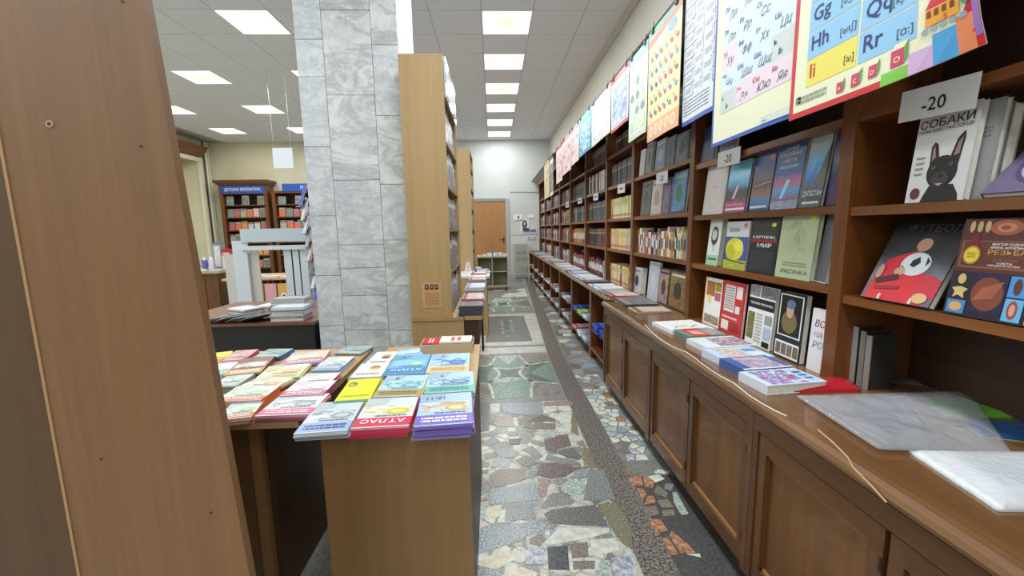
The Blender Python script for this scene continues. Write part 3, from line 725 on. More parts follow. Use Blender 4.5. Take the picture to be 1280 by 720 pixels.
cabinet('panelled cabinet below the clear plastic bags', .38, 1.422, [(.41, .885), (.90, 1.392)], True)
cabinet('panelled cabinet below the white sheets, at the near counter end', -.6, .377, [(-.57, -.12), (-.11, .347)], True)
# white cord along the nosing
pts = [(806, 405.7), (812, 412), (817.4, 417.6), (828, 426), (840, 433), (858, 440.3), (868, 447), (878, 455), (900, 470), (917.5, 479), (936, 494), (952, 504), (968, 513), (983, 520)]
solo('cord', MB().tube([onx(u, v, .916) for u, v in pts], .0024, plain((214, 208, 190), .5), 6), 'thin white cord pinned along the cabinet front below the counter', 'cord')
pts = [(1022, 537), (1040, 552), (1060, 572), (1066, 584), (1090, 608), (1108, 628)]
solo('string', MB().tube([onx(u, v, .918) for u, v in pts], .0025, plain((176, 150, 110), .7), 5), 'tan string hanging loose across the cabinet below the plastic bags', 'string')

# open lower shelving under the far counter
low = thing('open_base_shelving', 'dark wooden open shelving under the far counter, filled with magazines', 'shelving', (1.04, 3.56, 0))
LY = [3.56, 4.50, 5.60, 6.66, 7.7, 8.75, 9.8, 10.9, 12.15]
for y in LY: part('divider', MB().box(.0, .56, y-3.56-.0 if y == 3.56 else y-3.56-.09, y-3.56+.03 if y == 3.56 else y-3.56, .0, ZT-.05, WD_V), low)
for a, b in zip(LY, LY[1:]):
    a0 = a-3.56+(.03 if a == 3.56 else 0); b0 = b-3.56-.09
    part('shelf', MB().box(.02, .56, a0, b0, .36, .385, WD_H), low)
    part('bottom_board', MB().box(.0, .56, a0, b0, .10, .13, WD_H), low)
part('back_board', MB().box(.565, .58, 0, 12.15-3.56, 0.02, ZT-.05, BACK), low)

# wall bookcase
XP = 1.335
bc = thing('wall_bookcase', 'long dark wooden wall bookcase with many bays above the counter', 'bookcase', (XP, 0, ZT))
POST = [.36, 1.60, 2.845, 4.05, 4.99, 6.12, 7.30, 8.45, 9.65, 10.9, 12.15]
ZTOP = 2.72
for i, y in enumerate(POST): part('post', MB().box(0, .31, y-.062, y, .002, ZTOP-ZT, WD_V), bc)
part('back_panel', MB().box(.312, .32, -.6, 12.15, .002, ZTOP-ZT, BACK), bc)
SH = {0: [1.145, 1.478, 1.815, 2.2], 1: [1.17, 1.487, 1.815, 2.2]}
for i in range(2, 10): SH[i] = [1.18, 1.515, 1.875, 2.215]
for i in range(10):
    a, b = POST[i], POST[i+1]-.062
    for z in SH[i]: part('shelf', MB().box(.008, .31, a+.001, b-.001, z-ZT-.032, z-ZT, WD_H), bc)
for z in SH[0]: part('shelf', MB().box(.008, .31, -.6, POST[0]-.063, z-ZT-.032, z-ZT, WD_H), bc)
cp = [(0.31, ZTOP), (-.02, ZTOP), (-.03, ZTOP-.06), (-.07, ZTOP-.02), (-.13, ZTOP+.01), (-.19, ZTOP+.05), (-.2, ZTOP+.085), (.31, ZTOP+.085)]
cp = [(0.31, ZTOP-.001), (-.01, ZTOP-.001), (-.012, ZTOP-.10), (-.03, ZTOP-.10), (-.05, ZTOP-.05), (-.10, ZTOP-.02), (-.15, ZTOP+.0), (-.19, ZTOP+.03), (-.2, ZTOP+.06), (.31, ZTOP+.06)]
part('cornice', MB().extrude([(p, q-ZT) for p, q in cp], 'y', -.6, 12.17, WD_H), bc)
rl = solo('poster_rail', MB().tube([(1.118, -.5, ZTOP+.012), (1.118, 12.0, ZTOP+.012)], .012, IRON, 8), 'dark steel rail along the cornice from which the posters hang', 'rail')

# ------------------------------------------------------------------ posters
def ink(*c): return plain(c, .4)
RED, BLU, NAV, CREAM, YEL = ink(198, 40, 50), ink(44, 88, 176), ink(38, 48, 104), ink(226, 226, 196), ink(228, 214, 96)
LBL, PNK, GRY = ink(140, 190, 226), ink(224, 196, 212), ink(176, 186, 190)
def poster(label, ya, yb, z0, z1, paper, design, curl=None, xoff=1.092, sw=0.0):
    """ya: edge away from the door side (far), yb: near edge; facing the aisle"""
    wd = ya-yb; ht = z1-z0
    warp = None
    if curl:
        def warp(u, v):
            k = max(0, (u-.55))/.45*max(0, .35-v)/.35
            return ((u-.5)*wd, curl*k*k+sw*math.sin(u*5)*(1-v), v*ht+.55*curl*k*k)
    else:
        def warp(u, v): return ((u-.5)*wd, sw*math.sin(u*5+1)*(1-v), v*ht)
    r = thing('poster', label, 'poster', mw=T((xoff, (ya+yb)/2, z0)) @ RZ(-PI/2), group=None)
    s = MB(); n = WG
    s.grid(lambda u, v: warp(u, v), n, n, paper)
    s.grid(lambda u, v: (warp(u, v)[0], warp(u, v)[1]+.0008, warp(u, v)[2]), n, n, plain((226, 228, 228), .5), True)
    part('sheet', s, r, weld=False)
    p = Print(wd, ht, warp, off=.0008); design(p); part('print', p.mb, r)
    for u in (.14, .86):
        part('clip', MB().box((u-.5)*wd-.014, (u-.5)*wd+.014, -.012, .01, ht-.02, ht+.012, IRON).tube([((u-.5)*wd, -.004, ht+.01), ((u-.5)*wd, .0, ht+.05)], .004, METAL, 5), r)
    return r
# English alphabet chart
def eng(p):
    p.rect(0, 0, 1, 1, RED).rect(.035, .02, .965, .98, CREAM)
    cols = [(.13, .485), (.497, .79), (.802, .985)]
    letters = 'ABCDEFGHIJKLMNOPQRSTUVWXYZ'
    ipa = ['eı', 'bi:', 'si:', 'di:', 'i:', 'ef', 'dʒi:', 'eıtʃ', 'aı', 'dʒeı', 'keı', 'el', 'em', 'en', 'əu', 'pi:', 'kju:', 'ɑ:', 'es', 'ti:', 'ju:', 'vi:', 'dʌblju:', 'eks', 'waı', 'zed']
    for i, ch in enumerate(letters):
        c, rw = divmod(i, 9); a, b = cols[c]; v = .098+(8-rw)*.095
        vow = ch in 'AEIOU'
        p.k = 3; p.rect(a, v, b, v+.091, YEL if vow else LBL)
        m = RED if vow else NAV
        p.k = 5; p.text(ch+ch.lower(), a+.03, v+.028, .046, m)
        if c < 2: p.k = 5; p.text('['+ipa[i]+']', b-.015, v+.024, .022, ink(60, 70, 90), 'r')
    p.k = 3; p.rect(.64, .0, .76, .035, ink(122, 190, 70)); p.k = 3; p.rect(.76, .0, .85, .06, ink(206, 170, 214)); p.k = 3; p.rect(.85, .0, .93, .085, ink(80, 160, 216)); p.k = 3; p.rect(.93, .0, .98, .10, ink(232, 140, 96)); p.k = 3; p.rect(.98, .03, 1, .13, ink(160, 120, 196))
    for i, (cu, cv, s, ch) in enumerate(((.40, .05, .028, 'A'), (.50, .054, .033, 'C'), (.60, .058, .031, 'D'), (.72, .066, .04, 'O'))):
        a = .05/.54*s/.05; p.k = 6
        p.rect(cu-s*.9, cv-s*.62, cu+s*.6, cv+s*.55, ink(196, 60, 110)); p.poly([(cu-s*.9, cv+s*.55), (cu+s*.6, cv+s*.55), (cu+s, cv+s*.95), (cu-s*.4, cv+s*.95)], ink(250, 226, 190))
        p.poly([(cu+s*.6, cv-s*.62), (cu+s, cv-s*.2), (cu+s, cv+s*.95), (cu+s*.6, cv+s*.55)], ink(96, 150, 70)); p.text(ch, cu-s*.15, cv-s*.35, s*.4, ink(255, 230, 120), 'c')
    # little toy train
    p.k = 8; p.rect(.825, .11, .945, .155, ink(232, 160, 60)).poly([(.825, .155), (.945, .155), (.91, .185), (.85, .185)], ink(206, 56, 66))
    for k in range(4): p.k = 10; p.rect(.832+.028*k, .132, .848+.028*k, .15, ink(120, 60, 40))
    p.k = 10; p.text('S', .9, .112, .014, ink(200, 70, 40), 'c')
    for k in range(5): p.k = 10; p.ell(.825+.033*k, .1, .013, .008, ink(150, 160, 180), 10)
    p.k = 10; p.ell(.965, .15, .016, .025, ink(70, 160, 120), 12)
    for k in range(3): p.k = 10; p.ell(.86+.04*k, .19+.0*k, .018, .005, ink(206, 210, 198), 10)
    p.k = 6; p.lines(.08, .045, .3, .075, 2, ink(150, 156, 140), 3); p.k = 6; p.rect(.06, .05, .1, .075, ink(120, 126, 120))
poster('english alphabet poster with red border and blue letter cells', 1.552, .985, CZ+.372, CZ+1.30, CREAM, eng, curl=.06)
def cyr(p):
    p.rect(0, 0, 1, 1, BLU).rect(.025, .018, 1, 1, CREAM)
    rows = ['АБВГ', 'ДЕЁЖ', 'ЗИЙК', 'ЛМНО', 'ПРСТ', 'УФХЦ', 'ЧШЩЪ', 'ЬЭЮЯ']
    for j, row in enumerate(rows):
        for i, ch in enumerate(row):
            a = .13+i*.215; v = .155+(7-j)*.108
            vow = ch in 'АЕЁИОУЭЮЯ'; k = ink(206, 222, 232) if not vow else ink(226, 206, 218)
            if ch in 'ЪЬ': k = ink(198, 206, 204)
            p.k = 3; p.rect(a, v, a+.215, v+.108, k)
            p.k = 5; p.text(ch+(ch.lower() if ch not in 'ЪЬ' else ''), a+.02, v+.066, .02, ink(196, 48, 96) if vow else ink(40, 70, 150))
            p.k = 5; p.text(ch+ch.lower() if ch not in 'ЪЬ' else ch.lower(), a+.075, v+.016, .034, ink(96, 104, 118), shear=.35)
    p.k = 5; p.rect(.7, .018, 1, .05, ink(206, 214, 206)); p.k = 6; p.text('БУКВЫ', .72, .026, .006, NAV)
poster('cyrillic alphabet poster with blue border and script letters', 2.125, 1.556, CZ+.385, CZ+1.27, CREAM, cyr, sw=.004, xoff=1.1)
def grid_p(p):
    p.rect(0, 0, 1, 1, BLU).rect(.0, .03, 1, .93, ink(214, 220, 228)).rect(0, .93, 1, 1, ink(200, 80, 110))
    for i in range(4): p.k = 3; p.line((.04+.31*i, .2), (.04+.31*i, .93), .003, GR)
    for j in range(9): p.k = 3; p.line((.0, .2+.0915*j), (1, .2+.0915*j), .003, GR)
    for i in range(3):
        for j in range(8): p.k = 4; p.lines(.1+.31*i, .225+.0915*j, .30+.31*i, .265+.0915*j, 2, ink(168, 178, 190), i*9+j); p.k = 4; p.rect(.29+.31*i, .27+.0915*j, .315+.31*i, .282+.0915*j, ink(130, 110, 150))
    p.k = 4; p.lines(.05, .06, .9, .18, 5, ink(110, 120, 140), 6, .7)
poster('white chart poster ruled in boxes with blue foot strip', 2.475, 2.13, CZ+.565, CZ+1.29, ink(214, 220, 228), grid_p, sw=.004, xoff=1.104)
def yel(p):
    p.rect(0, 0, 1, 1, ink(236, 226, 168)).rect(0, 0, 1, .16, ink(238, 176, 128)).rect(0, .95, 1, 1, ink(90, 160, 150)).poly([(0, .86), (1, .92), (1, .97), (0, .92)], ink(226, 120, 110))
    rr = random.Random(3); cs = [ink(196, 60, 56), ink(60, 90, 170), ink(60, 140, 90), ink(190, 90, 150), ink(150, 100, 50), ink(80, 170, 200)]
    for j, row in enumerate(('АБВГДЕ', 'ЖЗИЙКЛ', 'МНОПРС', 'ТУФХЦЧ', 'ШЩЪЫЬЭ')):
        for i, ch in enumerate(row):
            p.k = 3; p.text(ch, .06+.155*i, .24+.125*(4-j), .03, rr.choice(cs)); p.k = 3; p.ell(.14+.155*i, .23+.125*(4-j), .04, .022, rr.choice(cs), 8)
    for i in range(5): p.k = 4; p.ell(.14+.18*i, .085, .075, .05, ink(244, 226, 206), 12); p.k = 5; p.ell(.14+.18*i, .085, .05, .032, ink(240, 190, 150), 12)
    p.k = 4; p.ell(.75, .86, .12, .05, ink(110, 160, 220), 12); p.k = 4; p.ell(.4, .84, .12, .04, ink(246, 240, 220), 12)
poster('yellow alphabet poster with small pictures and an orange foot', 3.0, 2.49, CZ+.58, CZ+1.285, ink(236, 226, 168), yel, sw=.005)
def pastel(cols, seed, bar=None, foot=None, bg=(228, 232, 224)):
    def f(p):
        p.rect(0, 0, 1, 1, ink(*bg)); rr = random.Random(seed)
        p.rect(.06, .08, .94, .8, art(cols, 5, seed, .4))
        for j in range(4):
            for i in range(3): p.k = 3; p.ell(.2+.3*i, .16+.17*j, .1, .05, ink(*rr.choice(cols)), 9)
        if bar: p.k = 4; p.rect(0, .9, 1, 1, ink(*bar))
        if foot: p.k = 4; p.rect(0, 0, 1, .06, ink(*foot))
    return f
P5 = [('pale green poster with rows of tiny dark figures', 3.405, 3.01, .66, 1.27, [(206, 222, 200), (186, 212, 206), (226, 228, 196), (120, 140, 150)], 1, (150, 200, 214), (200, 214, 190)),
 ('light blue chart poster with red top and foot bands', 3.91, 3.42, .84, 1.285, [(206, 218, 232), (180, 200, 226), (120, 150, 190), (226, 226, 236)], 2, (220, 110, 120), (206, 60, 80)),
 ('white and lilac poster with a bright folded edge', 4.68, 3.93, .86, 1.29, [(226, 222, 230), (206, 200, 222), (220, 214, 206), (186, 200, 214)], 3, (222, 190, 200), (206, 216, 190)),
 ('turquoise poster with white and blue patches', 5.32, 4.70, .86, 1.30, [(96, 186, 214), (60, 140, 206), (206, 232, 236), (110, 200, 190)], 4, (140, 210, 220), (70, 150, 200)),
 ('pink and white poster with red print, next to the turquoise poster', 5.85, 5.34, .84, 1.31, [(236, 206, 212), (226, 170, 184), (240, 224, 226), (214, 110, 130)], 5, (214, 120, 140), (232, 206, 214)),
 ('pink poster with rose lettering between two other pink posters', 6.58, 5.87, .80, 1.31, [(236, 196, 206), (222, 150, 170), (240, 220, 224), (206, 90, 110)], 6, (206, 100, 120), (236, 200, 210)),
 ('small pale pink poster with crimson marks', 7.22, 6.60, .74, 1.31, [(238, 210, 216), (214, 120, 134), (240, 226, 228), (226, 180, 190)], 7, (200, 90, 104), (238, 214, 220)),
 ('narrow grey poster hanging edge-on beside the beige poster', 8.02, 7.60, .60, 1.31, [(96, 92, 90), (130, 124, 118), (180, 174, 160)], 8, (70, 66, 66), None),
 ('beige poster with a brown ornament at the far end of the rail', 8.9, 8.1, .60, 1.31, [(214, 196, 152), (196, 172, 122), (226, 212, 176), (150, 120, 80)], 9, (190, 164, 116), (206, 186, 140))]
for lb, a, b, z0, z1, cs, sd, br, ft in P5: poster(lb, a, b, CZ+z0, CZ+z1, ink(*cs[0]), pastel(cs, sd, br, ft, cs[0] if sd in (4, 9) else (232, 232, 228)), sw=.004)

# ------------------------------------------------------------------ price tags on shelf edges
def price_tag(label, q, X, txt='-20', sz=.5):
    a, b, c, d = [onx(u, v, X) for u, v in q]           # far-top, near-top, near-bottom, far-bottom
    wd = ((a-b).length+(d-c).length)/2; ht = (a.z-d.z+b.z-c.z)/2
    tl = math.atan2((b.z-a.z+c.z-d.z)/2, abs((a.y-b.y+d.y-c.y)/2))
    mw = T((X, (a.y+b.y+c.y+d.y)/4, (c.z+d.z)/2)) @ RZ(-PI/2) @ Matrix.Rotation(-tl, 4, 'Y')
    r = thing('price_tag', label, 'price tag', mw=mw)
    part('card', MB().box(-wd/2, wd/2, 0, .0012, 0, ht, plain((206, 206, 210), .5)), r)
    p = Print(wd, ht, off=.0004)
    if txt: p.text(txt, .48, .22, ht*sz, plain((24, 24, 28), .5), 'c')
    else: p.lines(.25, .3, .75, .7, 1, GR, 3)
    part('print', p.mb, r)
price_tag('large white card reading -20 above the dog book', [(1128.3, 116), (1228, 88), (1216.4, 136), (1120, 154.7)], 1.325, sz=.42)
price_tag('white card reading -20 on the shelf of travel albums', [(897, 191.9), (925.3, 182.1), (925, 204), (897, 209.6)], 1.325)
price_tag('small white price card on the shelf of dark art albums', [(820, 217), (834.5, 213), (834.5, 228), (820.5, 231)], 1.33)
price_tag('small white price card on the shelf above the cream sets', [(772, 231.5), (781, 229), (781, 240.5), (772, 242)], 1.33, None)
price_tag('small white price card below the bound blue set in the fifth bay', [(741.6, 242.5), (747.5, 241), (747.5, 250), (741.6, 251)], 1.33, None)
price_tag('small white price card below the bound set in the sixth bay', [(722, 248), (727.5, 246.5), (727.5, 254), (722, 255)], 1.33, None)
price_tag('small white price card in the seventh bay, farthest of the row', [(707, 253), (711, 252), (711, 259), (707, 260)], 1.33, None)

# ================================================================== BOOKS ON THE RIGHT
def stand(label, BL, BR, TL, TR, X, Z, tilt, cover, design=None, t=.018, yaw=0, soft=False, cat='book'):
    a = onx(*BL, X).y; b = onx(*BR, X).y; wd = abs(a-b)
    mu, mv = (TL[0]+TR[0])/2, (TL[1]+TR[1])/2; h = .25
    for _ in range(6): h = (onx(mu, mv, X+h*math.sin(tilt)).z-Z)/math.cos(tilt)
    return book(label, wd, h, t, stand_mw(X, (a+b)/2, Z, tilt, t, yaw), cover, design, soft=soft, cat=cat)
WHT, BLK = ink(232, 232, 228), ink(24, 24, 28)
S1, S2, S3 = SH[1][2], SH[1][1], SH[1][0]
# second bay, upper shelf
stand('ivory book with a thin oval frame on its cover, beside mountain albums', (877.7, 265.5), (903, 264), (880.2, 203.8), (905, 197.8), 1.365, S2, .10, ink(214, 206, 204),
      lambda p: (p.rect(.06, .04, .94, .96, ink(190, 182, 180)).rect(.08, .05, .92, .95, ink(218, 210, 208)).ell(.5, .5, .36, .4, ink(196, 188, 186), 24).ell(.5, .5, .345, .388, ink(216, 208, 206), 24).text('ДАНТЕ', .5, .48, .012, ink(140, 132, 130), 'c')))
def canyon(p):
    p.rect(0, 0, 1, 1, grad([(150, 50, 110), (190, 80, 130), (70, 60, 74), (60, 54, 62), (90, 170, 210), (150, 210, 236), (110, 190, 226)], 1, .12))
    p.poly([(.3, .28), (.42, .27), (.55, .52), (.48, .55)], ink(226, 200, 206)).rect(.04, .05, .96, .09, WHT).rect(.72, .9, .84, .96, ink(196, 214, 70))
    p.text('КАМЧАТКА', .5, .13, .014, ink(226, 190, 210), 'c', width=.8)
stand('travel album with pink flowers and turquoise sky on its cover', (904.8, 262.8), (930.4, 262.3), (906.6, 209.6), (934.4, 197.3), 1.36, S2, .12, ink(60, 50, 60), canyon)
def forest(p):
    p.rect(0, 0, 1, 1, grad([(40, 60, 80), (70, 130, 190), (140, 110, 90), (80, 66, 76), (110, 90, 104), (70, 76, 130), (60, 70, 120)], 4, .12)).ell(.84, .87, .07, .045, ink(232, 80, 60), 10)
    p.rect(.05, .05, .9, .09, ink(200, 206, 212)).line((.1, .42), (.95, .47), .004, ink(206, 150, 160))
stand('dark travel album with a round red sticker and lake view', (935.8, 260.5), (960.2, 259.7), (938.5, 192.4), (963.8, 188.8), 1.36, S2, .10, ink(36, 40, 60), forest)
def russia(p):
    p.rect(0, 0, 1, 1, grad([(190, 200, 220), (150, 80, 110), (70, 150, 200), (176, 90, 110), (70, 90, 150), (40, 90, 160), (40, 84, 150), (44, 80, 140)], 2, .1))
    p.rect(0, .0, 1, .12, art([(226, 230, 236), (110, 120, 150), (180, 190, 210)], 6, 2)).poly([(.3, .15), (.42, .15), (.62, .4), (.5, .42), (.4, .3)], ink(150, 206, 232))
    for i, t_ in enumerate(('САМЫЕ', 'КРАСИВЫЕ', 'МЕСТА', 'РОССИИ')): p.k = 6; p.text(t_, .5, .83-.085*i, .0135, WHT, 'c', width=[.5, .78, .5, .66][i])
    p.rect(.84, .92, .93, .97, ink(214, 224, 60))
stand('blue travel album titled with four lines of white capitals', (962, 260), (995.4, 259.2), (964.3, 180.7), (1001.7, 169.9), 1.36, S2, .11, ink(44, 70, 120), russia, .022)
def dag(p):
    p.rect(0, 0, 1, 1, grad([(90, 96, 90), (60, 66, 70), (84, 90, 90), (60, 110, 170), (80, 150, 206), (130, 180, 214), (170, 190, 190)], 7, .2))
    p.poly([(.5, .3), (1, .3), (1, .86), (.86, .7)], art([(70, 72, 70), (96, 98, 92), (50, 56, 60)], 7, 3)).text('ДАГЕСТАН', .5, .16, .022, ink(206, 214, 220), 'c', width=.9).rect(.1, .05, .9, .08, ink(200, 206, 210)).rect(.8, .93, .92, .97, ink(200, 216, 90))
stand('travel album with a grey rock face above blue water', (999, 258.3), (1024.3, 258), (1002.6, 177), (1029.7, 168), 1.36, S2, .13, ink(60, 70, 90), dag)
stand('dark violet album with a starry cover, pushed against the post', (1031, 257.5), (1044, 257.4), (1037.7, 160.8), (1050, 152), 1.375, S2, .10, ink(40, 34, 56), lambda p: p.rect(.03, .02, .97, .98, grad([(90, 50, 90), (60, 50, 100), (40, 44, 80), (120, 130, 160), (50, 50, 80)], 9, .2)))
# books lying on the upper shelf under the cyrillic poster
for i, (u, lb, c) in enumerate(((884, 'blue album peeping out below the cyrillic poster', (40, 60, 120)), (908, 'dark red album peeping out below the cyrillic poster', (110, 40, 44)))):
    q = onx(u, 190, 1.36); book(lb, .17, .22, .02, stand_mw(1.36, q.y, SH[1][2], .08, .02), ink(*c), lambda p: p.rect(.05, .05, .95, .95, art([(60, 80, 140), (30, 36, 70), (120, 60, 60)], 3, i)))
# second bay, middle shelf
stand('narrow pale green book with an ink plant drawing', (881.7, 334.4), (896, 337.6), (886.2, 273), (901, 272.3), 1.36, S3, .09, ink(168, 194, 168),
      lambda p: (p.rect(0, .22, 1, 1, ink(214, 222, 216)).rect(0, 0, 1, .22, ink(158, 196, 160)).ell(.5, .62, .3, .2, ink(60, 64, 66), 11).ell(.48, .64, .2, .12, ink(200, 208, 202), 9).line((.5, .3), (.5, .78), .004, ink(60, 64, 66)).lines(.15, .1, .85, .17, 1, ink(70, 90, 76), 2)), t=.03)
def tree(p):
    p.rect(0, .68, 1, 1, ink(206, 208, 210)).rect(0, 0, 1, .68, ink(70, 84, 156)).ell(.45, .42, .4, .24, ink(214, 206, 60), 16).ell(.3, .35, .2, .16, ink(190, 190, 50), 12).ell(.62, .5, .2, .12, ink(236, 228, 90), 12)
    p.rect(0, 0, 1, .2, art([(196, 196, 60), (150, 160, 60), (226, 220, 110)], 5, 2)).line((.0, .2), (.95, .14), .006, ink(70, 60, 40)).lines(.15, .78, .6, .86, 2, ink(120, 124, 130), 4).ell(.84, .91, .07, .045, ink(236, 110, 80), 8)
stand('art book with a yellow tree under a white title field', (903, 339.4), (930.4, 344.5), (905, 277), (935.5, 277), 1.36, S3, .07, ink(214, 216, 216), tree)
def paintings(p):
    p.rect(0, 0, 1, 1, ink(36, 36, 40)); p.lines(.12, .68, .88, .9, 6, ink(66, 66, 72), 3); p.lines(.1, .05, .9, .4, 12, ink(64, 64, 70), 8)
    p.text('КАРТИНЫ,', .5, .63, .014, WHT, 'c', width=.8).text('ИЗМЕНИВШИЕ', .5, .565, .012, ink(220, 70, 50), 'c', width=.9).text('МИР', .55, .47, .02, WHT, 'c', width=.5).rect(.74, .84, .87, .9, ink(206, 226, 60))
stand('black art book with white and red lettering and yellow sticker', (932.2, 344.8), (966.5, 350.3), (936.7, 273.5), (971.6, 272.6), 1.358, S3, .08, ink(34, 34, 38), paintings, .03)
def drawing(p):
    rr = random.Random(4); p.rect(0, 0, 1, 1, ink(176, 186, 150))
    for i in range(46):
        a = rr.uniform(0, 2*PI); r1 = rr.uniform(.02, .3); c = (.5+r1*math.cos(a), .62+r1*math.sin(a)*1.1); b = rr.uniform(0, 2*PI)
        p.k = 2; p.line(c, (c[0]+.1*math.cos(b), c[1]+.08*math.sin(b)), .0014, ink(130, 138, 112))
    p.k = 3; p.ell(.36, .85, .09, .07, ink(160, 168, 134), 10); p.k = 4; p.text('РИСУНКА', .55, .08, .018, ink(90, 98, 78), 'c', width=.75); p.k = 4; p.lines(.2, .19, .85, .27, 2, ink(130, 138, 110), 6); p.k = 4; p.rect(.8, .92, .93, .985, ink(214, 226, 40))
stand('pale green drawing manual with a faint sketch of figures', (967.4, 352), (1010.7, 360.7), (975.2, 270.8), (1019.7, 269.4), 1.355, S3, .09, ink(176, 186, 150), drawing, .022)
book('thin grey board leaning at the near end of the middle shelf', .11, .30, .012, T((1.362, 1.682, S3+.004)) @ RZ(-PI/2-.3) @ RX(-.12), ink(196, 198, 200), lambda p: p.rect(.02, .02, .98, .98, ink(92, 92, 98)))
# second bay, on the counter
def collage(cols, seed, band=None, title=None):
    def f(p):
        rr = random.Random(seed); p.rect(0, 0, 1, 1, ink(*cols[0]))
        for i in range(2):
            for j in range(4):
                p.k = 2; p.rect(.06+.46*i, .05+.235*j, .49+.46*i, .27+.235*j, art([cols[rr.randrange(1, len(cols))] for _ in range(3)], 3, seed+i*4+j))
        if band: p.k = 4; p.rect(0, band[0], 1, band[1], ink(*band[2]))
        if title: p.k = 6; p.text(title, .5, band[0]+.03, .016, WHT, 'c', width=.86)
    return f
stand('white art manual with a red edge and small photo pictures', (877, 398.5), (898, 407), (878, 345), (900.6, 349.4), 1.365, ZT, .06, ink(190, 40, 50),
      lambda p: (p.rect(.06, 0, 1, 1, WHT).rect(.14, .62, .62, .93, art([(90, 60, 40), (180, 120, 60), (40, 34, 30)], 3, 1)).rect(.64, .74, .95, .93, art([(200, 180, 60), (60, 50, 40)], 3, 2)).rect(.64, .55, .95, .72, art([(210, 110, 70), (120, 90, 150)], 3, 3)).rect(.14, .05, .95, .22, art([(60, 50, 44), (150, 130, 110), (226, 220, 210)], 5, 4)).ell(.35, .55, .1, .1, ink(232, 206, 140), 10)))
stand('red art manual with white line drawings', (899, 407.5), (925, 418), (901, 350), (927.7, 354), 1.362, ZT, .06, ink(192, 52, 54),
      lambda p: (p.rect(0, 0, 1, 1, ink(194, 54, 56)).rect(.12, .42, .6, .93, ink(228, 222, 218)).rect(.66, .7, .92, .93, ink(228, 222, 218)).rect(.66, .42, .86, .56, ink(228, 222, 218)).rect(.08, .06, .42, .24, ink(228, 222, 218)).lines(.15, .46, .57, .9, 9, ink(150, 146, 146), 4).lines(.1, .28, .8, .34, 1, ink(236, 210, 206), 5).lines(.5, .05, .9, .24, 4, ink(150, 34, 38), 8)))
stand('white drawing textbook with a black title band', (930.6, 420.6), (961.6, 433.8), (935, 354.8), (968, 361), 1.36, ZT, .07, WHT,
      lambda p: (p.rect(0, .82, .4, 1, art([(180, 180, 180), (110, 110, 112), (226, 226, 226)], 4, 3)).rect(.44, .82, 1, 1, art([(150, 152, 156), (90, 92, 96), (206, 206, 206)], 4, 5)).rect(0, .62, 1, .79, ink(28, 30, 40)).text('ТЕОРИЯ РИСУНКА', .5, .685, .012, WHT, 'c', width=.88).rect(.04, .1, .3, .55, art([(150, 150, 50), (90, 90, 40), (206, 206, 160)], 3, 1)).lines(.36, .06, .62, .56, 9, ink(176, 176, 176), 5).rect(.7, .16, .96, .36, art([(70, 110, 170), (226, 230, 236)], 9, 2, stretch=(.1, 3))).rect(.7, .4, .96, .55, ink(150, 150, 150)).rect(.7, .03, .96, .12, BLK)))
def portrait(p):   # plain stand-in portrait
    p.rect(0, 0, 1, 1, ink(30, 32, 44)).rect(.06, .34, .94, .97, ink(226, 226, 222)).rect(.1, .36, .9, .95, ink(26, 24, 24)).ell(.48, .56, .3, .17, ink(120, 104, 70), 14).ell(.48, .74, .14, .12, ink(196, 156, 126), 14).ell(.5, .83, .17, .07, ink(90, 110, 150), 12)
    p.rect(.04, .03, .96, .26, WHT)
    for i in range(4): p.k = 6; p.rect(.07+.225*i, .06, .27+.225*i, .23, art([(60, 70, 100), (150, 120, 100), (40, 50, 60)], 3, i))
stand('dark art history book with a framed portrait and four small pictures', (967, 434.7), (998, 453.4), (972, 363), (1004.4, 369), 1.355, ZT, .05, ink(30, 32, 44), portrait, .03)
stand('white book with plum handwritten lettering beside the post', (1007.5, 456), (1025, 462), (1013, 384), (1031, 388), 1.36, ZT, .05, ink(226, 222, 226),
      lambda p: (p.text('ВСЁ', .25, .72, .03, ink(110, 40, 70), shear=.2).text('НА', .25, .55, .026, ink(150, 150, 160), shear=.2).text('РОС', .25, .38, .03, ink(130, 150, 170), shear=.2)))
# near bay
def dog(p):
    p.rect(0, 0, 1, 1, ink(214, 214, 214)); P0 = p.P; p.P = lambda u, v: P0(u, v*.88); K = ink(26, 24, 24); G = ink(58, 56, 56)
    p.poly([(.28, 0), (.92, 0), (.9, .08), (.8, .2), (.4, .2), (.32, .08)], K).ell(.57, .36, .26, .2, K, 18)
    p.poly([(.34, .42), (.32, .68), (.37, .74), (.43, .70), (.5, .5)], K).poly([(.66, .5), (.74, .74), (.84, .82), (.86, .74), (.82, .42)], K)
    p.poly([(.365, .5), (.355, .66), (.385, .69), (.43, .55)], ink(150, 120, 116)).poly([(.72, .54), (.77, .7), (.83, .76), (.81, .55)], ink(150, 120, 116))
    p.ell(.57, .27, .15, .09, G, 14).ell(.57, .31, .05, .03, ink(12, 12, 12), 10).ell(.43, .42, .035, .022, ink(120, 110, 100), 10).ell(.71, .44, .035, .022, ink(120, 110, 100), 10).ell(.43, .42, .02, .014, ink(8, 8, 8), 8).ell(.71, .44, .02, .014, ink(8, 8, 8), 8).poly([(.5, .22), (.64, .22), (.58, .19)], ink(206, 150, 160))
    p.P = P0
    p.text('СОБАКИ', .5, .815, .024, ink(64, 26, 34), 'c', width=.9).text('САМЫЕ ИЗВЕСТНЫЕ ПОРОДЫ', .5, .765, .0095, ink(40, 34, 40), 'c', width=.92)
    for i in range(4): p.k = 6; p.lines(.08, .48-.06*i, .24, .51-.06*i, 2, ink(90, 90, 94), i)
    p.ell(.17, .1, .09, .065, ink(96, 44, 54), 14)
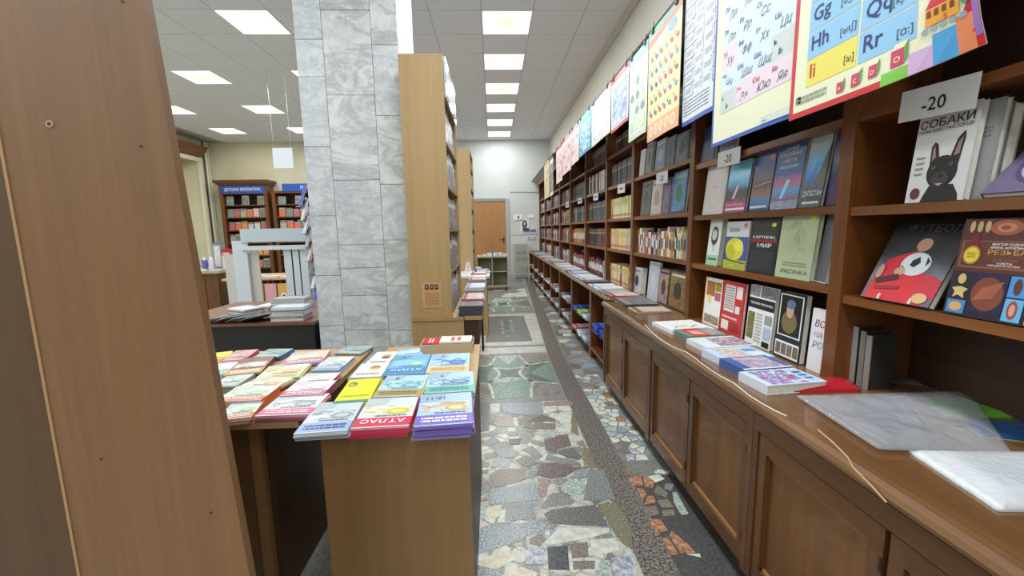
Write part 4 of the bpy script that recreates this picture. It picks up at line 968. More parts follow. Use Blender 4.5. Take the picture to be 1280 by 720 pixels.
stand('white dog breed book with a black bulldog on its cover', (1131, 253), (1203, 250), (1141.4, 146), (1217, 128), 1.352, SH[0][1], .09, ink(212, 212, 212), dog, .02)
yy = onx(1203, 250, 1.352).y
book('grey book standing half hidden behind the dog book', .17, .275, .02, stand_mw(1.378, yy+.05, SH[0][1], .09, .02), ink(150, 150, 152), lambda p: (p.rect(.02, .02, .98, .98, ink(146, 146, 148)).lines(.55, .62, .9, .74, 3, ink(110, 110, 112), 3)))
book('second grey book behind the dog book, its dark page edges fanned', .15, .26, .035, stand_mw(1.404, yy+.04, SH[0][1], .09, .035), ink(128, 128, 130))
def swirl(p):
    p.rect(0, 0, 1, 1, ink(120, 108, 140))
    for i in range(7): p.k = 2+i; p.ell(.55, .45, .42-.055*i, .36-.046*i, ink(*((186, 176, 204) if i % 2 else (92, 80, 118))), 20)
q = onz(1228, 243, SH[0][1])
book('violet book with swirling marbled cover lying tilted on the shelf', .2, .25, .018, T((1.36, yy-.145, SH[0][1]+.014)) @ RZ(-PI/2+.12) @ RX(-.85), ink(96, 84, 120), swirl)
def football(p):
    p.rect(0, 0, 1, 1, grad([(110, 90, 110), (120, 90, 100), (120, 124, 136), (84, 88, 100), (40, 42, 48), (30, 30, 34), (26, 26, 28)], 2, .15)); R = ink(206, 36, 50)
    p.poly([(.06, .0), (.86, .0), (.9, .18), (.74, .36), (.68, .56), (.52, .62), (.36, .58), (.16, .5), (.06, .3)], R).poly([(.72, .06), (1, .1), (1, .3), (.8, .36)], ink(196, 40, 60))
    p.ell(.57, .75, .13, .07, ink(46, 36, 32), 14).ell(.55, .69, .10, .08, ink(196, 148, 124), 14).ell(.56, .46, .2, .14, ink(214, 222, 226), 18)
    p.poly([(.5, .5), (.58, .55), (.62, .48), (.56, .42), (.49, .44)], BLK).poly([(.38, .44), (.44, .40), (.42, .36)], BLK).poly([(.68, .55), (.74, .5), (.7, .44)], BLK).ell(.4, .36, .08, .05, ink(206, 160, 136), 10).line((.12, .22), (.42, .3), .02, ink(60, 30, 36)).line((.14, .14), (.5, .17), .012, ink(150, 24, 36))
    p.ell(.84, .08, .1, .06, ink(214, 170, 120), 14).ell(.12, .34, .05, .09, ink(196, 150, 136), 10).text('ФУТБОЛ', .58, .85, .024, ink(70, 72, 78), 'c', width=.7)
stand('football book with a red-shirted player holding a ball', (1075.6, 371), (1160, 387.8), (1122, 276), (1191, 280), 1.338, SH[0][0], .42, ink(40, 48, 46), football, .024)
fb = stand_mw(1.338, (onx(1075.6, 371, 1.338).y+onx(1160, 387.8, 1.338).y)/2, SH[0][0], .42, .024)
for i, u in enumerate((-.05, .06)): solo('book_stop', MB().box(u-.004, u+.004, -.006, -.001, 0, .02, plain((206, 196, 180), .4)), 'small pale pin holding the foot of the football book', 'pin', 'pins before the football book', fb)
def carving(p):
    p.rect(0, 0, 1, 1, ink(30, 26, 40)).rect(0, .46, 1, 1, ink(84, 40, 32)).rect(.04, .50, .96, .78, ink(128, 84, 60)).rect(.07, .52, .94, .77, ink(92, 44, 34))
    for i in range(3): p.k = 4; p.ell(.12+.1*i, .92, .035, .06, ink(206, 176, 130), 10)
    p.k = 4; p.ell(.55, .91, .2, .075, ink(170, 96, 66), 16); p.k = 5; p.ell(.55, .91, .12, .045, ink(206, 136, 100), 12); p.k = 6; p.ell(.54, .91, .06, .022, ink(150, 76, 54), 10)
    p.k = 4; p.rect(.82, .86, 1, .97, ink(226, 206, 170)); p.k = 6; p.ell(.9, .93, .08, .05, ink(240, 110, 40), 10)
    p.k = 6; p.poly([(.13, .72), (.27, .72), (.24, .84), (.16, .84)], ink(120, 24, 34)); p.k = 7; p.ell(.2, .63, .115, .095, ink(176, 140, 40), 20); p.k = 8; p.ell(.2, .63, .095, .078, ink(226, 196, 70), 20); p.k = 9; p.lines(.14, .6, .26, .66, 3, ink(160, 124, 40), 3)
    for t_, v, s_, c, wd in (('ВИКТОР СУДНОВ', .735, .0058, WHT, .4), ('ИРИНА АНТИПИНА', .702, .0058, WHT, .42), ('РЕЗЬБА', .645, .0125, ink(200, 150, 80), .46), ('ПО ДЕРЕВУ', .608, .008, ink(120, 76, 50), .44), ('ДЛЯ ВСЕХ', .58, .006, ink(150, 104, 60), .3), ('СОВЕТЫ', .552, .0045, WHT, .18), ('НАРОДНОГО МАСТЕРА', .528, .0045, WHT, .38)):
        p.k = 6; p.text(t_, .63, v, s_, c, 'c', width=wd)
    p.k = 4; p.rect(.34, .06, .74, .45, ink(34, 28, 70)); p.k = 5; p.ell(.52, .25, .2, .17, ink(122, 62, 44), 18)
    for i in range(9): p.k = 6; p.line((.36+.01*i, .18+.015*i), (.6+.012*i, .22+.02*i), .003, ink(166, 96, 70))
    p.k = 4; p.ell(.16, .38, .055, .055, ink(206, 176, 120), 12); p.k = 4; p.poly([(.05, .28), (.14, .3), (.18, .3), (.27, .28), (.22, .24), (.24, .18), (.15, .21), (.08, .18), (.1, .24)], ink(206, 180, 120))
    p.k = 4; p.rect(.03, .02, .28, .16, ink(60, 130, 190)); p.k = 5; p.ell(.155, .09, .09, .05, ink(206, 160, 100), 12)
    p.k = 4; p.rect(.76, .25, .97, .45, ink(70, 140, 206)); p.k = 5; p.ell(.86, .35, .05, .08, ink(90, 50, 44), 12); p.k = 4; p.rect(.76, .02, .97, .235, ink(96, 170, 214)); p.k = 5; p.ell(.86, .13, .06, .09, ink(150, 64, 54), 14); p.k = 6; p.ell(.86, .13, .035, .06, ink(206, 150, 130), 10)
stand('wood carving book with a gold medal and carved heads', (1177.8, 393.3), (1275.6, 413.3), (1191, 276), (1296, 274), 1.345, SH[0][0], .14, ink(40, 28, 34), carving, .028)
for i, (u, c) in enumerate(((1068, (150, 150, 148)), (1078, (120, 118, 114)), (1086, (138, 134, 126)))):
    y_ = onx(u, 430, 1.40).y; h_ = ZT+.23-.01*i
    solo('book', MB().box(1.40, 1.404, y_-.011, y_+.011, ZT, h_, ink(*c)).box(1.404, 1.50, y_-.011, y_+.011, ZT, h_, ink(44, 42, 40)), ['grey book spine, tallest of three beside the post over the counter', 'dark grey book spine, middle of three beside the post over the counter', 'taupe book spine, last of three beside the post over the counter'][i], 'book')

# books lying in a row along the counter edge
FLAT = [('white book with black brush strokes lying on the counter', (823.8, 400), (840.6, 414), (897.8, 408.4), .02, [(232, 232, 232)], lambda p: [p.rect(0, 0, 1, 1, WHT)] + [p.line((.2+.12*i, .25+.1*(i % 3)), (.34+.12*i, .42-.08*(i % 2)), .006, BLK) for i in range(5)]),
 ('red and teal picture book lying on the counter', (843.4, 410.3), (860.3, 421), (911.9, 417.8), .022, [(96, 130, 120)], lambda p: p.rect(0, 0, 1, 1, ink(110, 140, 128)).rect(.18, 0, .62, 1, ink(206, 66, 54)).rect(.62, 0, 1, 1, art([(206, 176, 130), (110, 130, 150), (226, 206, 170)], 3, 1)).lines(.25, .2, .55, .7, 3, WHT, 3)),
 ('white picture book with mauve foxes lying on the counter', (860.3, 421), (884.7, 435.6), (937, 424), .026, [(222, 226, 228)], lambda p: p.rect(0, 0, 1, 1, ink(214, 224, 230)).rect(.34, .1, .98, .9, art([(150, 110, 120), (206, 190, 200), (96, 80, 100), (226, 214, 216)], 3, 5))),
 ('pale blue picture book with small bright figures lying on the counter', (884.7, 434), (905, 450), (965, 442), .034, [(206, 216, 232)], lambda p: p.rect(0, 0, 1, 1, ink(190, 214, 236)).rect(.16, .08, .62, .92, art([(60, 70, 160), (206, 90, 60), (236, 226, 200), (90, 120, 190), (190, 214, 236)], 3.4, 6)).rect(.66, .2, .95, .45, ink(214, 228, 240)).lines(.68, .55, .94, .8, 2, ink(60, 90, 170), 3)),
 ('blue comic album with red figures lying on the counter', (906, 445), (930.6, 463), (994, 457), .036, [(70, 96, 160)], lambda p: p.rect(0, 0, 1, 1, ink(64, 96, 168)).rect(.2, .06, .9, .94, art([(196, 60, 70), (226, 190, 190), (90, 110, 180), (236, 232, 236)], 3, 7)).rect(0, 0, 1, .08, ink(226, 230, 236))),
 ('white and blue comic album lying beside the red plastic folder', (930.6, 461.5), (959.7, 483), (1022.5, 470.3), .036, [(214, 220, 230)], lambda p: p.rect(0, 0, 1, 1, ink(206, 220, 236)).rect(.12, .06, .74, .94, art([(70, 60, 160), (206, 70, 70), (110, 140, 206), (240, 236, 230), (190, 210, 236)], 3.2, 8)).rect(.78, .1, .96, .9, ink(176, 206, 230)).lines(.8, .2, .94, .8, 3, ink(50, 80, 170), 5))]
for lb, fl_, nl, nr, t_, cv, ds in FLAT:
    a, b, c = onz(*fl_, ZT+t_), onz(*nl, ZT+t_), onz(*nr, ZT+t_)
    h_ = abs(a.y-b.y)*.84; w_ = min(.27, (c-b).length*.92)            # spine side towards the aisle
    ang = .10; e = Vector((math.cos(ang), math.sin(ang), 0))
    ctr = b+e*(w_/2)+Vector((-e.y, e.x, 0))*(h_/2)
    book(lb, w_, h_, t_, flat_mw(ctr.x, ctr.y, ZT+t_+.0005, ang, h_), ink(*cv[0]), ds)
# third bay: displayed books, then rows of spines
SB = SH[2]
B3 = [('book with a black and white portrait standing before the cream set', (790, 361), (800, 364.5), (791, 333.5), (801, 335), ZT, (214, 216, 220), [(60, 62, 66), (200, 202, 206), (120, 122, 128)], .05),
 ('tall pale grey book on the counter with fine ornament', (808.5, 367), (821, 374), (808.5, 326), (822, 327.5), ZT, (196, 200, 208), [(196, 200, 208), (170, 176, 186), (214, 216, 222)], .02),
 ('dark magazine with yellow and pink blocks on the counter', (821.5, 374.5), (833.5, 378.5), (822, 333.5), (834, 336), ZT, (50, 50, 56), [(60, 56, 56), (176, 150, 60), (150, 110, 160), (40, 42, 50)], .02),
 ('dark gold magazine on the counter beside the post', (834, 379.5), (856, 387), (835, 336), (857, 340), ZT, (40, 36, 34), [(50, 44, 40), (150, 116, 60), (90, 70, 46), (200, 196, 186)], .03),
 ('charcoal art album on the shelf under the small price card', (800, 270), (812, 269), (801.5, 228), (813.5, 226.5), SB[1], (60, 58, 58), [(70, 68, 66), (96, 92, 90), (50, 48, 48)], .02),
 ('beige art album with figures under the small price card', (812.5, 269), (826, 268), (814, 226), (827, 224), SB[1], (150, 134, 126), [(150, 134, 126), (196, 180, 170), (110, 96, 92)], .02),
 ('violet-spined art album under the small price card', (826.5, 268), (836, 267.5), (828, 224), (837.5, 222), SB[1], (80, 74, 110), [(120, 112, 120), (80, 74, 110), (170, 160, 150)], .02),
 ('blue landscape album with a green foreground', (838, 267), (855.5, 266), (841, 217), (858.5, 212), SB[1], (30, 40, 80), [(60, 110, 70), (70, 120, 160), (90, 140, 180), (130, 160, 90)], .02),
 ('narrow ivory book with an ink mark on the upper shelf', (798.5, 223.5), (804.5, 222), (799.5, 189), (806, 187), SB[2], (206, 204, 200), [(206, 204, 200), (190, 188, 184)], .02),
 ('grey figure album on the upper shelf', (806, 221), (814, 219), (807, 181), (815, 178), SB[2], (96, 94, 96), [(96, 94, 96), (140, 136, 136), (70, 68, 70)], .02),
 ('silver-grey album with blue scribble on the upper shelf', (818, 217.5), (830, 214), (819, 178), (831, 174), SB[2], (150, 156, 166), [(160, 166, 176), (110, 120, 150), (190, 194, 200)], .02),
 ('dark album with a pale oval on the upper shelf', (831, 213.5), (842, 210.5), (832, 174), (843, 170), SB[2], (64, 66, 76), [(64, 66, 76), (96, 98, 110)], .02),
 ('wide charcoal album with a line portrait on the upper shelf', (843, 210), (859, 205.5), (844, 170), (860.5, 163), SB[2], (58, 60, 70), [(58, 60, 70), (90, 94, 106), (120, 124, 136)], .02)]
for i, (lb, bl, br, tl, tr, z, cv, cs, tk) in enumerate(B3):
    stand(lb, bl, br, tl, tr, 1.36, z, .07, ink(*cv), (lambda cs, i: lambda p: p.rect(.05, .04, .95, .96, art(cs, 3.5, i)).rect(.12, .84, .88, .9, ink(*cs[-1])).ell(.5, .48, .22, .22, ink(*cs[0]), 12))(cs, i), tk)
ORD = ['first', 'second', 'third', 'fourth', 'fifth', 'sixth', 'seventh', 'eighth', 'ninth', 'tenth']
PAL = {'navy': (34, 40, 58), 'black': (30, 30, 34), 'slate': (64, 74, 86), 'teal': (52, 80, 90), 'cream': (206, 196, 150), 'ivory': (214, 208, 184), 'yellow': (206, 184, 100), 'white': (214, 214, 212),
 'red': (150, 40, 44), 'orange': (190, 110, 54), 'brown': (104, 70, 50), 'maroon': (96, 38, 44), 'grey': (130, 130, 132), 'tan': (176, 146, 104), 'blue': (60, 84, 140), 'pink': (190, 130, 140), 'olive': (120, 116, 70), 'gold': (176, 140, 60)}
def spine_mesh(c, t, h, dep, style):
    cv = ink(*c); m = MB()
    m.box(0, dep, 0, .002, 0, h, cv).box(0, dep, t-.002, t, 0, h, cv).box(0, .003, .002, t-.002, 0, h, cv)
    m.box(.003, dep-.003, .002, t-.002, .002, h-.004, PAPER)
    bm = {'set': ink(190, 160, 90), 'cream': ink(170, 70, 50), 'mix': ink(*(230 if sum(c) < 380 else 50,)*3), 'pic': ink(90, 84, 90)}[style]
    if style == 'set': zz = [(.12, .14), (.70, .78), (.86, .88)]
    elif style == 'cream': zz = [(.10, .22), (.62, .86)]
    elif style == 'pic': zz = [(.15, .55)]
    else: zz = [(.3, .72)]
    for k, (a, b) in enumerate(zz):
        k2 = ink(190, 170, 90) if style == 'cream' and k else bm
        m.face([(-.0005, t*.2, a*h), (-.0005, t*.2, b*h), (-.0005, t*.8, b*h), (-.0005, t*.8, a*h)], k2)
    return m
stuff_books = MB()
def spine_row(bay, z, names, hr, tr, style, level, y0=None, y1=None, x=1.375, single=True, fill=1.0, seed=0, dep=.16):
    rr = random.Random(bay*31+int(z*100)+seed)
    a = POST[bay]+.01 if y0 is None else y0; b = POST[bay+1]-.075 if y1 is None else y1
    b = a+(b-a)*fill if fill < 1 else b
    y = a; hh = rr.uniform(*hr); uni = style in ('set', 'cream')
    while True:
        t = rr.uniform(*tr)
        if y+t > b: break
        nm = rr.choice(names); h = hh+rr.uniform(-.004, .004) if uni else rr.uniform(*hr)
        c = tuple(max(0, min(255, int(q*rr.uniform(.85, 1.12)))) for q in PAL[nm])
        c = tuple(6*round(q/6) for q in c)
        xx = x+rr.uniform(0, .006)
        m = spine_mesh(c, t-.0012, h, dep, style)
        if single:
            o = solo('book', m, f'{nm} spine-out book on the {level} of the {ORD[bay]} bay counting from the dog book', 'book', f'spines on the {level} of the {ORD[bay]} bay', T((xx, y, z)))
        else:
            i = len(stuff_books.v)
            stuff_books.v += [(p[0]+xx, p[1]+y, p[2]+z) for p in m.v]; stuff_books.f += [tuple(k+i for k in f) for f in m.f]; stuff_books.m += m.m; stuff_books.uv += m.uv
        y += t
LV = ['lowest shelf', 'second shelf', 'third shelf', 'top shelf']
spine_row(2, SB[0], ['orange', 'white', 'brown', 'tan', 'ivory', 'red', 'yellow', 'white', 'grey', 'black'], (.17, .24), (.018, .042), 'mix', LV[0])
spine_row(3, SH[3][2], ['navy', 'black', 'navy', 'slate'], (.225, .25), (.034, .05), 'set', LV[2])
spine_row(3, SH[3][1], ['cream', 'ivory', 'cream', 'yellow', 'ivory', 'cream', 'brown'], (.215, .22), (.034, .048), 'cream', LV[1])
spine_row(3, SH[3][0], ['cream', 'ivory', 'cream', 'yellow'], (.22, .225), (.034, .048), 'cream', LV[0])
spine_row(3, ZT, ['cream', 'ivory', 'cream', 'yellow', 'cream', 'brown'], (.21, .215), (.034, .048), 'cream', 'counter')
spine_row(4, SH[4][2], ['navy', 'slate', 'navy', 'blue', 'ivory'], (.235, .25), (.042, .06), 'set', LV[2])
spine_row(4, SH[4][1], ['teal', 'slate', 'teal', 'black'], (.23, .24), (.042, .06), 'set', LV[1])
spine_row(4, SH[4][0], ['black', 'navy', 'slate', 'black', 'red'], (.225, .24), (.042, .06), 'set', LV[0])
spine_row(4, ZT, ['black', 'slate', 'navy', 'white', 'black', 'maroon', 'red'], (.19, .23), (.042, .06), 'mix', 'counter')
spine_row(5, SH[5][2], ['navy', 'slate', 'teal', 'black'], (.235, .25), (.036, .055), 'set', LV[2], single=False)
spine_row(5, SH[5][1], ['teal', 'slate', 'navy', 'grey'], (.23, .24), (.036, .055), 'set', LV[1], single=False)
spine_row(5, SH[5][0], ['gold', 'ivory', 'orange', 'brown', 'navy', 'red'], (.21, .24), (.036, .055), 'mix', LV[0], single=False)
spine_row(5, ZT, ['red', 'brown', 'maroon', 'grey'], (.18, .22), (.04, .06), 'mix', 'counter', single=False)
for bay in range(6, 10):
    for k, z in enumerate(SH[bay][:3]+[ZT]):
        spine_row(bay, z, [['pink', 'white', 'grey', 'brown', 'maroon'], ['grey', 'white', 'tan', 'brown', 'navy'], ['red', 'ivory', 'brown', 'grey', 'blue'], ['ivory', 'tan', 'red', 'white', 'navy']][(bay+k) % 4], (.19, .25), (.04, .08), 'pic', '', single=False)
for bay in (2, 3, 4):
    spine_row(bay, SH[bay][3], ['navy', 'black', 'slate', 'brown'], (.2, .25), (.04, .06), 'set', '', single=False, x=1.42)
tag(link('shelved_books', stuff_books.mesh('shelved_books')), 'rows of mixed book spines filling the far bays of the bookcase', 'books', None, 'stuff')
# blue book on display before the fifth bay, and a stand-out grey one
q = onz(730.5, 331, ZT)
book('midnight blue book with a full moon standing on the counter', .17, .27, .03, T((q.x, q.y, ZT+.012)) @ RZ(-.12) @ RX(-.12), ink(34, 40, 84),
      lambda p: p.rect(.03, .02, .97, .98, grad([(40, 60, 60), (60, 80, 110), (50, 60, 120), (44, 50, 110), (60, 60, 130)], 3, .15)).ell(.4, .8, .14, .11, ink(226, 226, 214), 14).lines(.15, .3, .85, .5, 3, ink(206, 200, 170), 4))
# magazines lying along the far counter
rr = random.Random(21)
MAGS = [('white', (222, 224, 226), [(206, 214, 226), (226, 226, 226), (150, 170, 200)]), ('pale blue', (190, 204, 222), [(170, 190, 220), (214, 220, 230), (110, 140, 190)]), ('grey', (150, 154, 158), [(130, 136, 144), (180, 182, 186), (90, 96, 104)]),
        ('red and white', (200, 110, 110), [(190, 70, 76), (226, 214, 210), (150, 60, 70)]), ('dark', (70, 72, 80), [(60, 62, 74), (110, 112, 124), (150, 130, 120)]), ('tan', (180, 160, 136), [(176, 150, 120), (206, 190, 166), (120, 96, 76)])]
def mag(label, cx, cy, z, ang, kind, w_=.2, h_=.27, t_=.006, group=None, name='magazine', cat='magazine'):
    nm, c, cs = MAGS[kind]
    me = MMESH.setdefault((kind, w_, h_, t_), None)
    if me is None:
        me = slab_book(w_, h_, t_, ink(*c), art(cs, 3.2, kind), band=(.8, .94, ink(*cs[-1]))).mesh(name); MMESH[(kind, w_, h_, t_)] = me
    return tag(link(name, me, None, flat_mw(cx, cy, z+t_, ang, h_)), label, cat, group)
MMESH = {}
y = 3.06; i = 0
ZN = lambda y_: ZT
while y < 11.6:
    k = rr.choice([0, 1, 2, 0, 1, 3, 4]) if y < 7 else rr.choice([0, 3, 0, 5, 2, 4])
    if y < 3.3: k = [5, 4][i % 2]
    n = rr.randint(1, 3)
    xc = 1.165 if y < 3.5 else 1.19
    for q in range(n):
        mag(f'{MAGS[k][0]} magazine lying flat on the counter before the ' + ('cream sets' if y < 5 else 'dark bound sets' if y < 7.3 else 'farthest bays'), xc+rr.uniform(-.008, .008), y, ZT+.0005+q*.0065, PI/2+rr.uniform(-.06, .06), k, group='magazines lying along the far counter')
    y += rr.uniform(.225, .27); i += 1
# piles in the open shelves under the far counter
LOWC = [[1, 1, 1], [1, 0, 3], [2, 0, 4], [0, 2, 3], [0, 1, 5], [0, 3, 2], [2, 0, 5], [0, 4, 2]]
MAGS.append(('royal blue', (44, 74, 170), [(40, 70, 170), (70, 100, 200), (30, 50, 130)])); MAGS.append(('green and yellow', (150, 176, 80), [(150, 180, 70), (226, 214, 80), (70, 150, 110)]))
for b in range(8):
    a0, b0 = LY[b]+.04, LY[b+1]-.1
    for lv, z in enumerate((.131, .386)):
        y = a0+.12; j = 0
        if lv == 0 and b == 0: continue
        while y < b0-.1:
            n = (9 if b == 0 else 5) if b < 4 else 3; k = LOWC[b][j % 3]
            if b == 0: k = 6
            if b == 1 and lv == 1: k = [1, 7, 6, 0][j % 4]
            if b == 0 and y > a0+.55: break
            for q in range(n):
                mag(f'{MAGS[k][0]} magazine in a pile on the {["bottom board", "upper board"][lv]} of the {ORD[b]} open compartment', 1.155+rr.uniform(-.012, .006) if b else 1.125+rr.uniform(-.02, .01), y+rr.uniform(-.005, .005), z+q*.0085, PI/2+rr.uniform(-.07, .07), k, .215, .27, .008, group=f'magazine piles in the open compartments')
            y += .285; j += 1

# ------------------------------------------------------------------ plastic bags and sheets on the counter
def film(name, col, alpha, rough=.12, bump=.5, sc=26):
    m, nt, b = newmat(name); L = nt.links
    b.inputs['Base Color'].default_value = C(*col); b.inputs['Roughness'].default_value = rough
    b.inputs['Alpha'].default_value = alpha; b.inputs['Specular IOR Level'].default_value = .8
    tc = N(nt, 'ShaderNodeTexCoord'); n = N(nt, 'ShaderNodeTexNoise', Scale=sc, Detail=4.0, Distortion=1.5); L.new(tc.outputs['Object'], n.inputs['Vector'])
    bp = N(nt, 'ShaderNodeBump', Strength=bump, Distance=.02); L.new(n.outputs['Fac'], bp.inputs['Height']); L.new(bp.outputs[0], b.inputs['Normal'])
    return m
def sheetpile(name, label, cat, quad, z, th, m, amp=.006, sc=9, seed=0, n=18, edge=None):
    """quad of photo points read on the counter plane: near-left, near-right, far-right, far-left"""
    P4 = [onz(u, v, z) if len(q) == 2 else Vector((*q[:2], z)) for q in quad for u, v in [q[:2]]]
    c = sum(P4, Vector())/4; P4 = [p-c for p in P4]
    def top(s, t):
        p = (P4[0]*(1-s)+P4[1]*s)*(1-t)+(P4[3]*(1-s)+P4[2]*s)*t
        e = min(1, 6*min(s, 1-s, t, 1-t))
        k = mnoise.noise(Vector((p.x*sc+seed*7, p.y*sc, seed)))
        return (p.x, p.y, th*(.35+.65*e)+amp*(k+.5)*e+.0004)
    mb = MB().grid(top, n, n, m).face([(*P4[i][:2], .0003) for i in (3, 2, 1, 0)], m)
    for a in range(4):
        for k in range(n):
            f = [lambda t: (t, 0), lambda t: (1, t), lambda t: (1-t, 1), lambda t: (0, 1-t)][a]
            A, B = top(*f(k/n)), top(*f((k+1)/n))
            mb.face([(A[0], A[1], .0003), (B[0], B[1], .0003), B, A], edge or m)
    return solo(name, mb, label, cat, None, T((c.x, c.y, z)), weld=True, smooth=True)
sheetpile('plastic_folder', 'red plastic folder lying beside the comic albums', 'folder', [(985, 491.5), (1076, 490), (1062, 474), (1008, 477)], ZT, .02, film('red_film', (190, 36, 48), .92, .15, .15), .004, 7, 1)
sheetpile('plastic_sheets', 'grey plastic sheets under the crumpled clear bag', 'sheets', [(1108, 556), (1175, 559), (1128, 497), (1012, 499)], ZT, .008, film('grey_film', (112, 106, 110), .95, .3, .2), .001, 7, 9)
sheetpile('plastic_bag', 'crumpled clear plastic bag lying over grey sheets and bright folders', 'bag', [(1098, 562), (1264, 567), (1212, 490), (996, 496)], ZT+.0105, .016, film('clear_film', (214, 216, 222), .30, .05, .55, 11), .011, 11, 2, 30)
sheetpile('plastic_bag', 'clear plastic bag lying flat behind the crumpled bag', 'bag', [(1200, 488), (1300, 489), (1250, 477), (1085, 474)], ZT, .012, film('clear_film_flat', (120, 116, 118), .5, .1, .5), .006, 9, 3)
sheetpile('plastic_folder', 'bright green plastic folder under the clear bag', 'folder', [(1182, 521), (1300, 524), (1285, 494), (1150, 497)], ZT, .008, film('green_film', (110, 190, 50), .95, .15, .15), .003, 7, 4)
sheetpile('plastic_folder', 'blue plastic folder with a yellow edge behind the white sheets', 'folder', [(1225, 546), (1320, 558), (1320, 529), (1200, 525)], ZT, .006, film('blue_film', (36, 96, 160), .95, .15, .15), .003, 7, 5, edge=plain((206, 180, 60), .4))
sheetpile('plastic_sheets', 'pile of translucent white plastic sheets at the counter edge', 'sheets', [(1248, 640), (1420, 640), (1300, 568), (1136, 566)], ZT, .022, film('milky_film', (206, 210, 214), .93, .25, .25), .006, 6, 6)

# ================================================================== LEFT FOREGROUND: tall board
A, B = ony(180, 0, .9), ony(312, 720, .9)
def edge_x(z): return A.x+(B.x-A.x)*(z-A.z)/(B.z-A.z)
tb = thing('bookcase_end', 'tall brown wooden bookcase end with screw holes, close by the tables', 'bookcase', (0, 0, 0))
ZB = 2.35; xl = -.962
def vboard(mb, pts, y0, y1, m):          # outline in x,z pushed along y
    n = len(pts)
    mb.face([(p[0], y0, p[1]) for p in pts], m); mb.face([(p[0], y1, p[1]) for p in pts[::-1]], m)
    for i in range(n):
        a, b = pts[i], pts[(i+1) % n]; mb.face([(a[0], y0, a[1]), (a[0], y1, a[1]), (b[0], y1, b[1]), (b[0], y0, b[1])], m)
    return mb
part('side_panel', vboard(MB(), [(xl, 0), (edge_x(0), 0), (edge_x(ZB), ZB), (xl, ZB)], .90, .922, BRD), tb)
part('edge_banding', vboard(MB(), [(xl-.006, 0), (xl, 0), (xl, ZB), (xl-.006, ZB)], .898, .922, plain((170, 132, 92), .5)), tb)
part('back_panel', vboard(MB(), [(-1.75, 0), (xl-.006, 0), (xl-.006, ZB), (-1.75, ZB)], .93, .952, BRD2), tb)
for x in (-1.74, -1.0):
    part('upright', MB().box(x, x+.02, .953, 1.2, 0, ZB, BRD2), tb)
for z in (.1, .5, .9, 1.3, 1.7, 2.1, ZB-.02): part('shelf', MB().box(-1.718, -1.001, .953, 1.2, z, z+.02, BRD2), tb)
for u, v, rg in ((62, 155, 1), (176, 183, 0), (126, 574, 0), (153, 2, 0), (264, 641, 0)):
    q = ony(u, v, .8995)
    if rg: part('screw_cap', MB().tube([(q.x, .8985, q.z), (q.x, .9, q.z)], .007, plain((176, 150, 122), .5), 12), tb); part('screw_hole', MB().tube([(q.x, .898, q.z), (q.x, .8984, q.z)], .0036, plain((40, 28, 20), .6), 10), tb)
    else: part('screw_hole', MB().tube([(q.x, .8992, q.z), (q.x, .9, q.z)], .003, plain((60, 40, 28), .6), 10), tb)

# ================================================================== DISPLAY TABLES
ZD = .77
tr_ = thing('display_table', 'brown laminate table covered with bright workbooks, beside the aisle', 'table', (-.35, 1.84, 0))
part('front_panel', MB().box(-.248, .25, -.49, -.47, 0, ZD-.02, LAM), tr_)
part('back_panel', MB().box(-.248, .25, .45, .47, 0, ZD-.02, LAM), tr_)
for x in (-.248, .232): part('side_panel', MB().box(x, x+.018, -.468, .448, 0, ZD-.02, LAMD), tr_)
part('table_top', MB().box(-.255, .262, -.495, .495, ZD-.02, ZD, LAM_T), tr_)
tl_ = thing('display_table', 'tan laminate table with workbooks beside the tall brown board', 'table', (-1.16, 1.87, 0))
part('table_top', MB().box(-.47, .465, -.46, .46, ZD-.022, ZD, LAM_T), tl_)
part('front_panel', MB().box(-.45, .26, -.40, -.38, 0, ZD-.022, wood('mid_laminate', (92, 68, 42), (112, 84, 54), 'z', 26, .42, .02)), tl_)
part('stile', MB().box(.262, .30, -.41, -.38, 0, ZD-.022, LAM), tl_)
for x in (-.45, .30): part('side_panel', MB().box(x, x+.018, -.378, .44, 0, ZD-.022, LAMD), tl_)
part('back_panel', MB().box(-.43, .298, .42, .44, 0, ZD-.022, LAMD), tl_)

def wb(field, band, accent, title=None, num=None, seed=0, tcol=(240, 240, 240)):
    def f(p):
        rr = random.Random(seed)
        p.rect(0, 0, 1, 1, ink(*field)).rect(0, .70, 1, .97, ink(*band))
        p.k = 2; p.rect(.06, .3, .94, .60, art([field, tuple(min(255, q+26) for q in field), accent, tuple(int(q*.7) for q in accent)], 2.2, seed % 9)); p.k = 3; p.ell(.3, .5, .22, .11, ink(*accent), 16); p.k = 4; p.ell(.3, .5, .14, .06, ink(*[min(255, q+40) for q in accent]), 14)
        p.k = 3; p.poly([(.5, .0), (1, .0), (1, .3), (.62, .24)], ink(*[int(q*.9) for q in field]))
        if title: p.k = 5; p.text(title, .5, .76, .026, ink(*tcol), 'c', width=.8)
        else: p.k = 5; p.lines(.1, .76, .9, .92, 2, ink(*tcol), seed)
        p.k = 5; p.lines(.12, .62, .7, .68, 1, ink(110, 116, 130), seed+1)
        if num: p.k = 5; p.text(num, .7, .12, .024, ink(60, 70, 96), 'c')
    return f
def fit(q, z):
    P4 = [onz(u, v, z) for u, v in q]; c = sum(P4, Vector())/4
    d = (P4[2]+P4[3]-P4[0]-P4[1])/2; e = (P4[1]+P4[2]-P4[0]-P4[3])/2
    return c, d, e
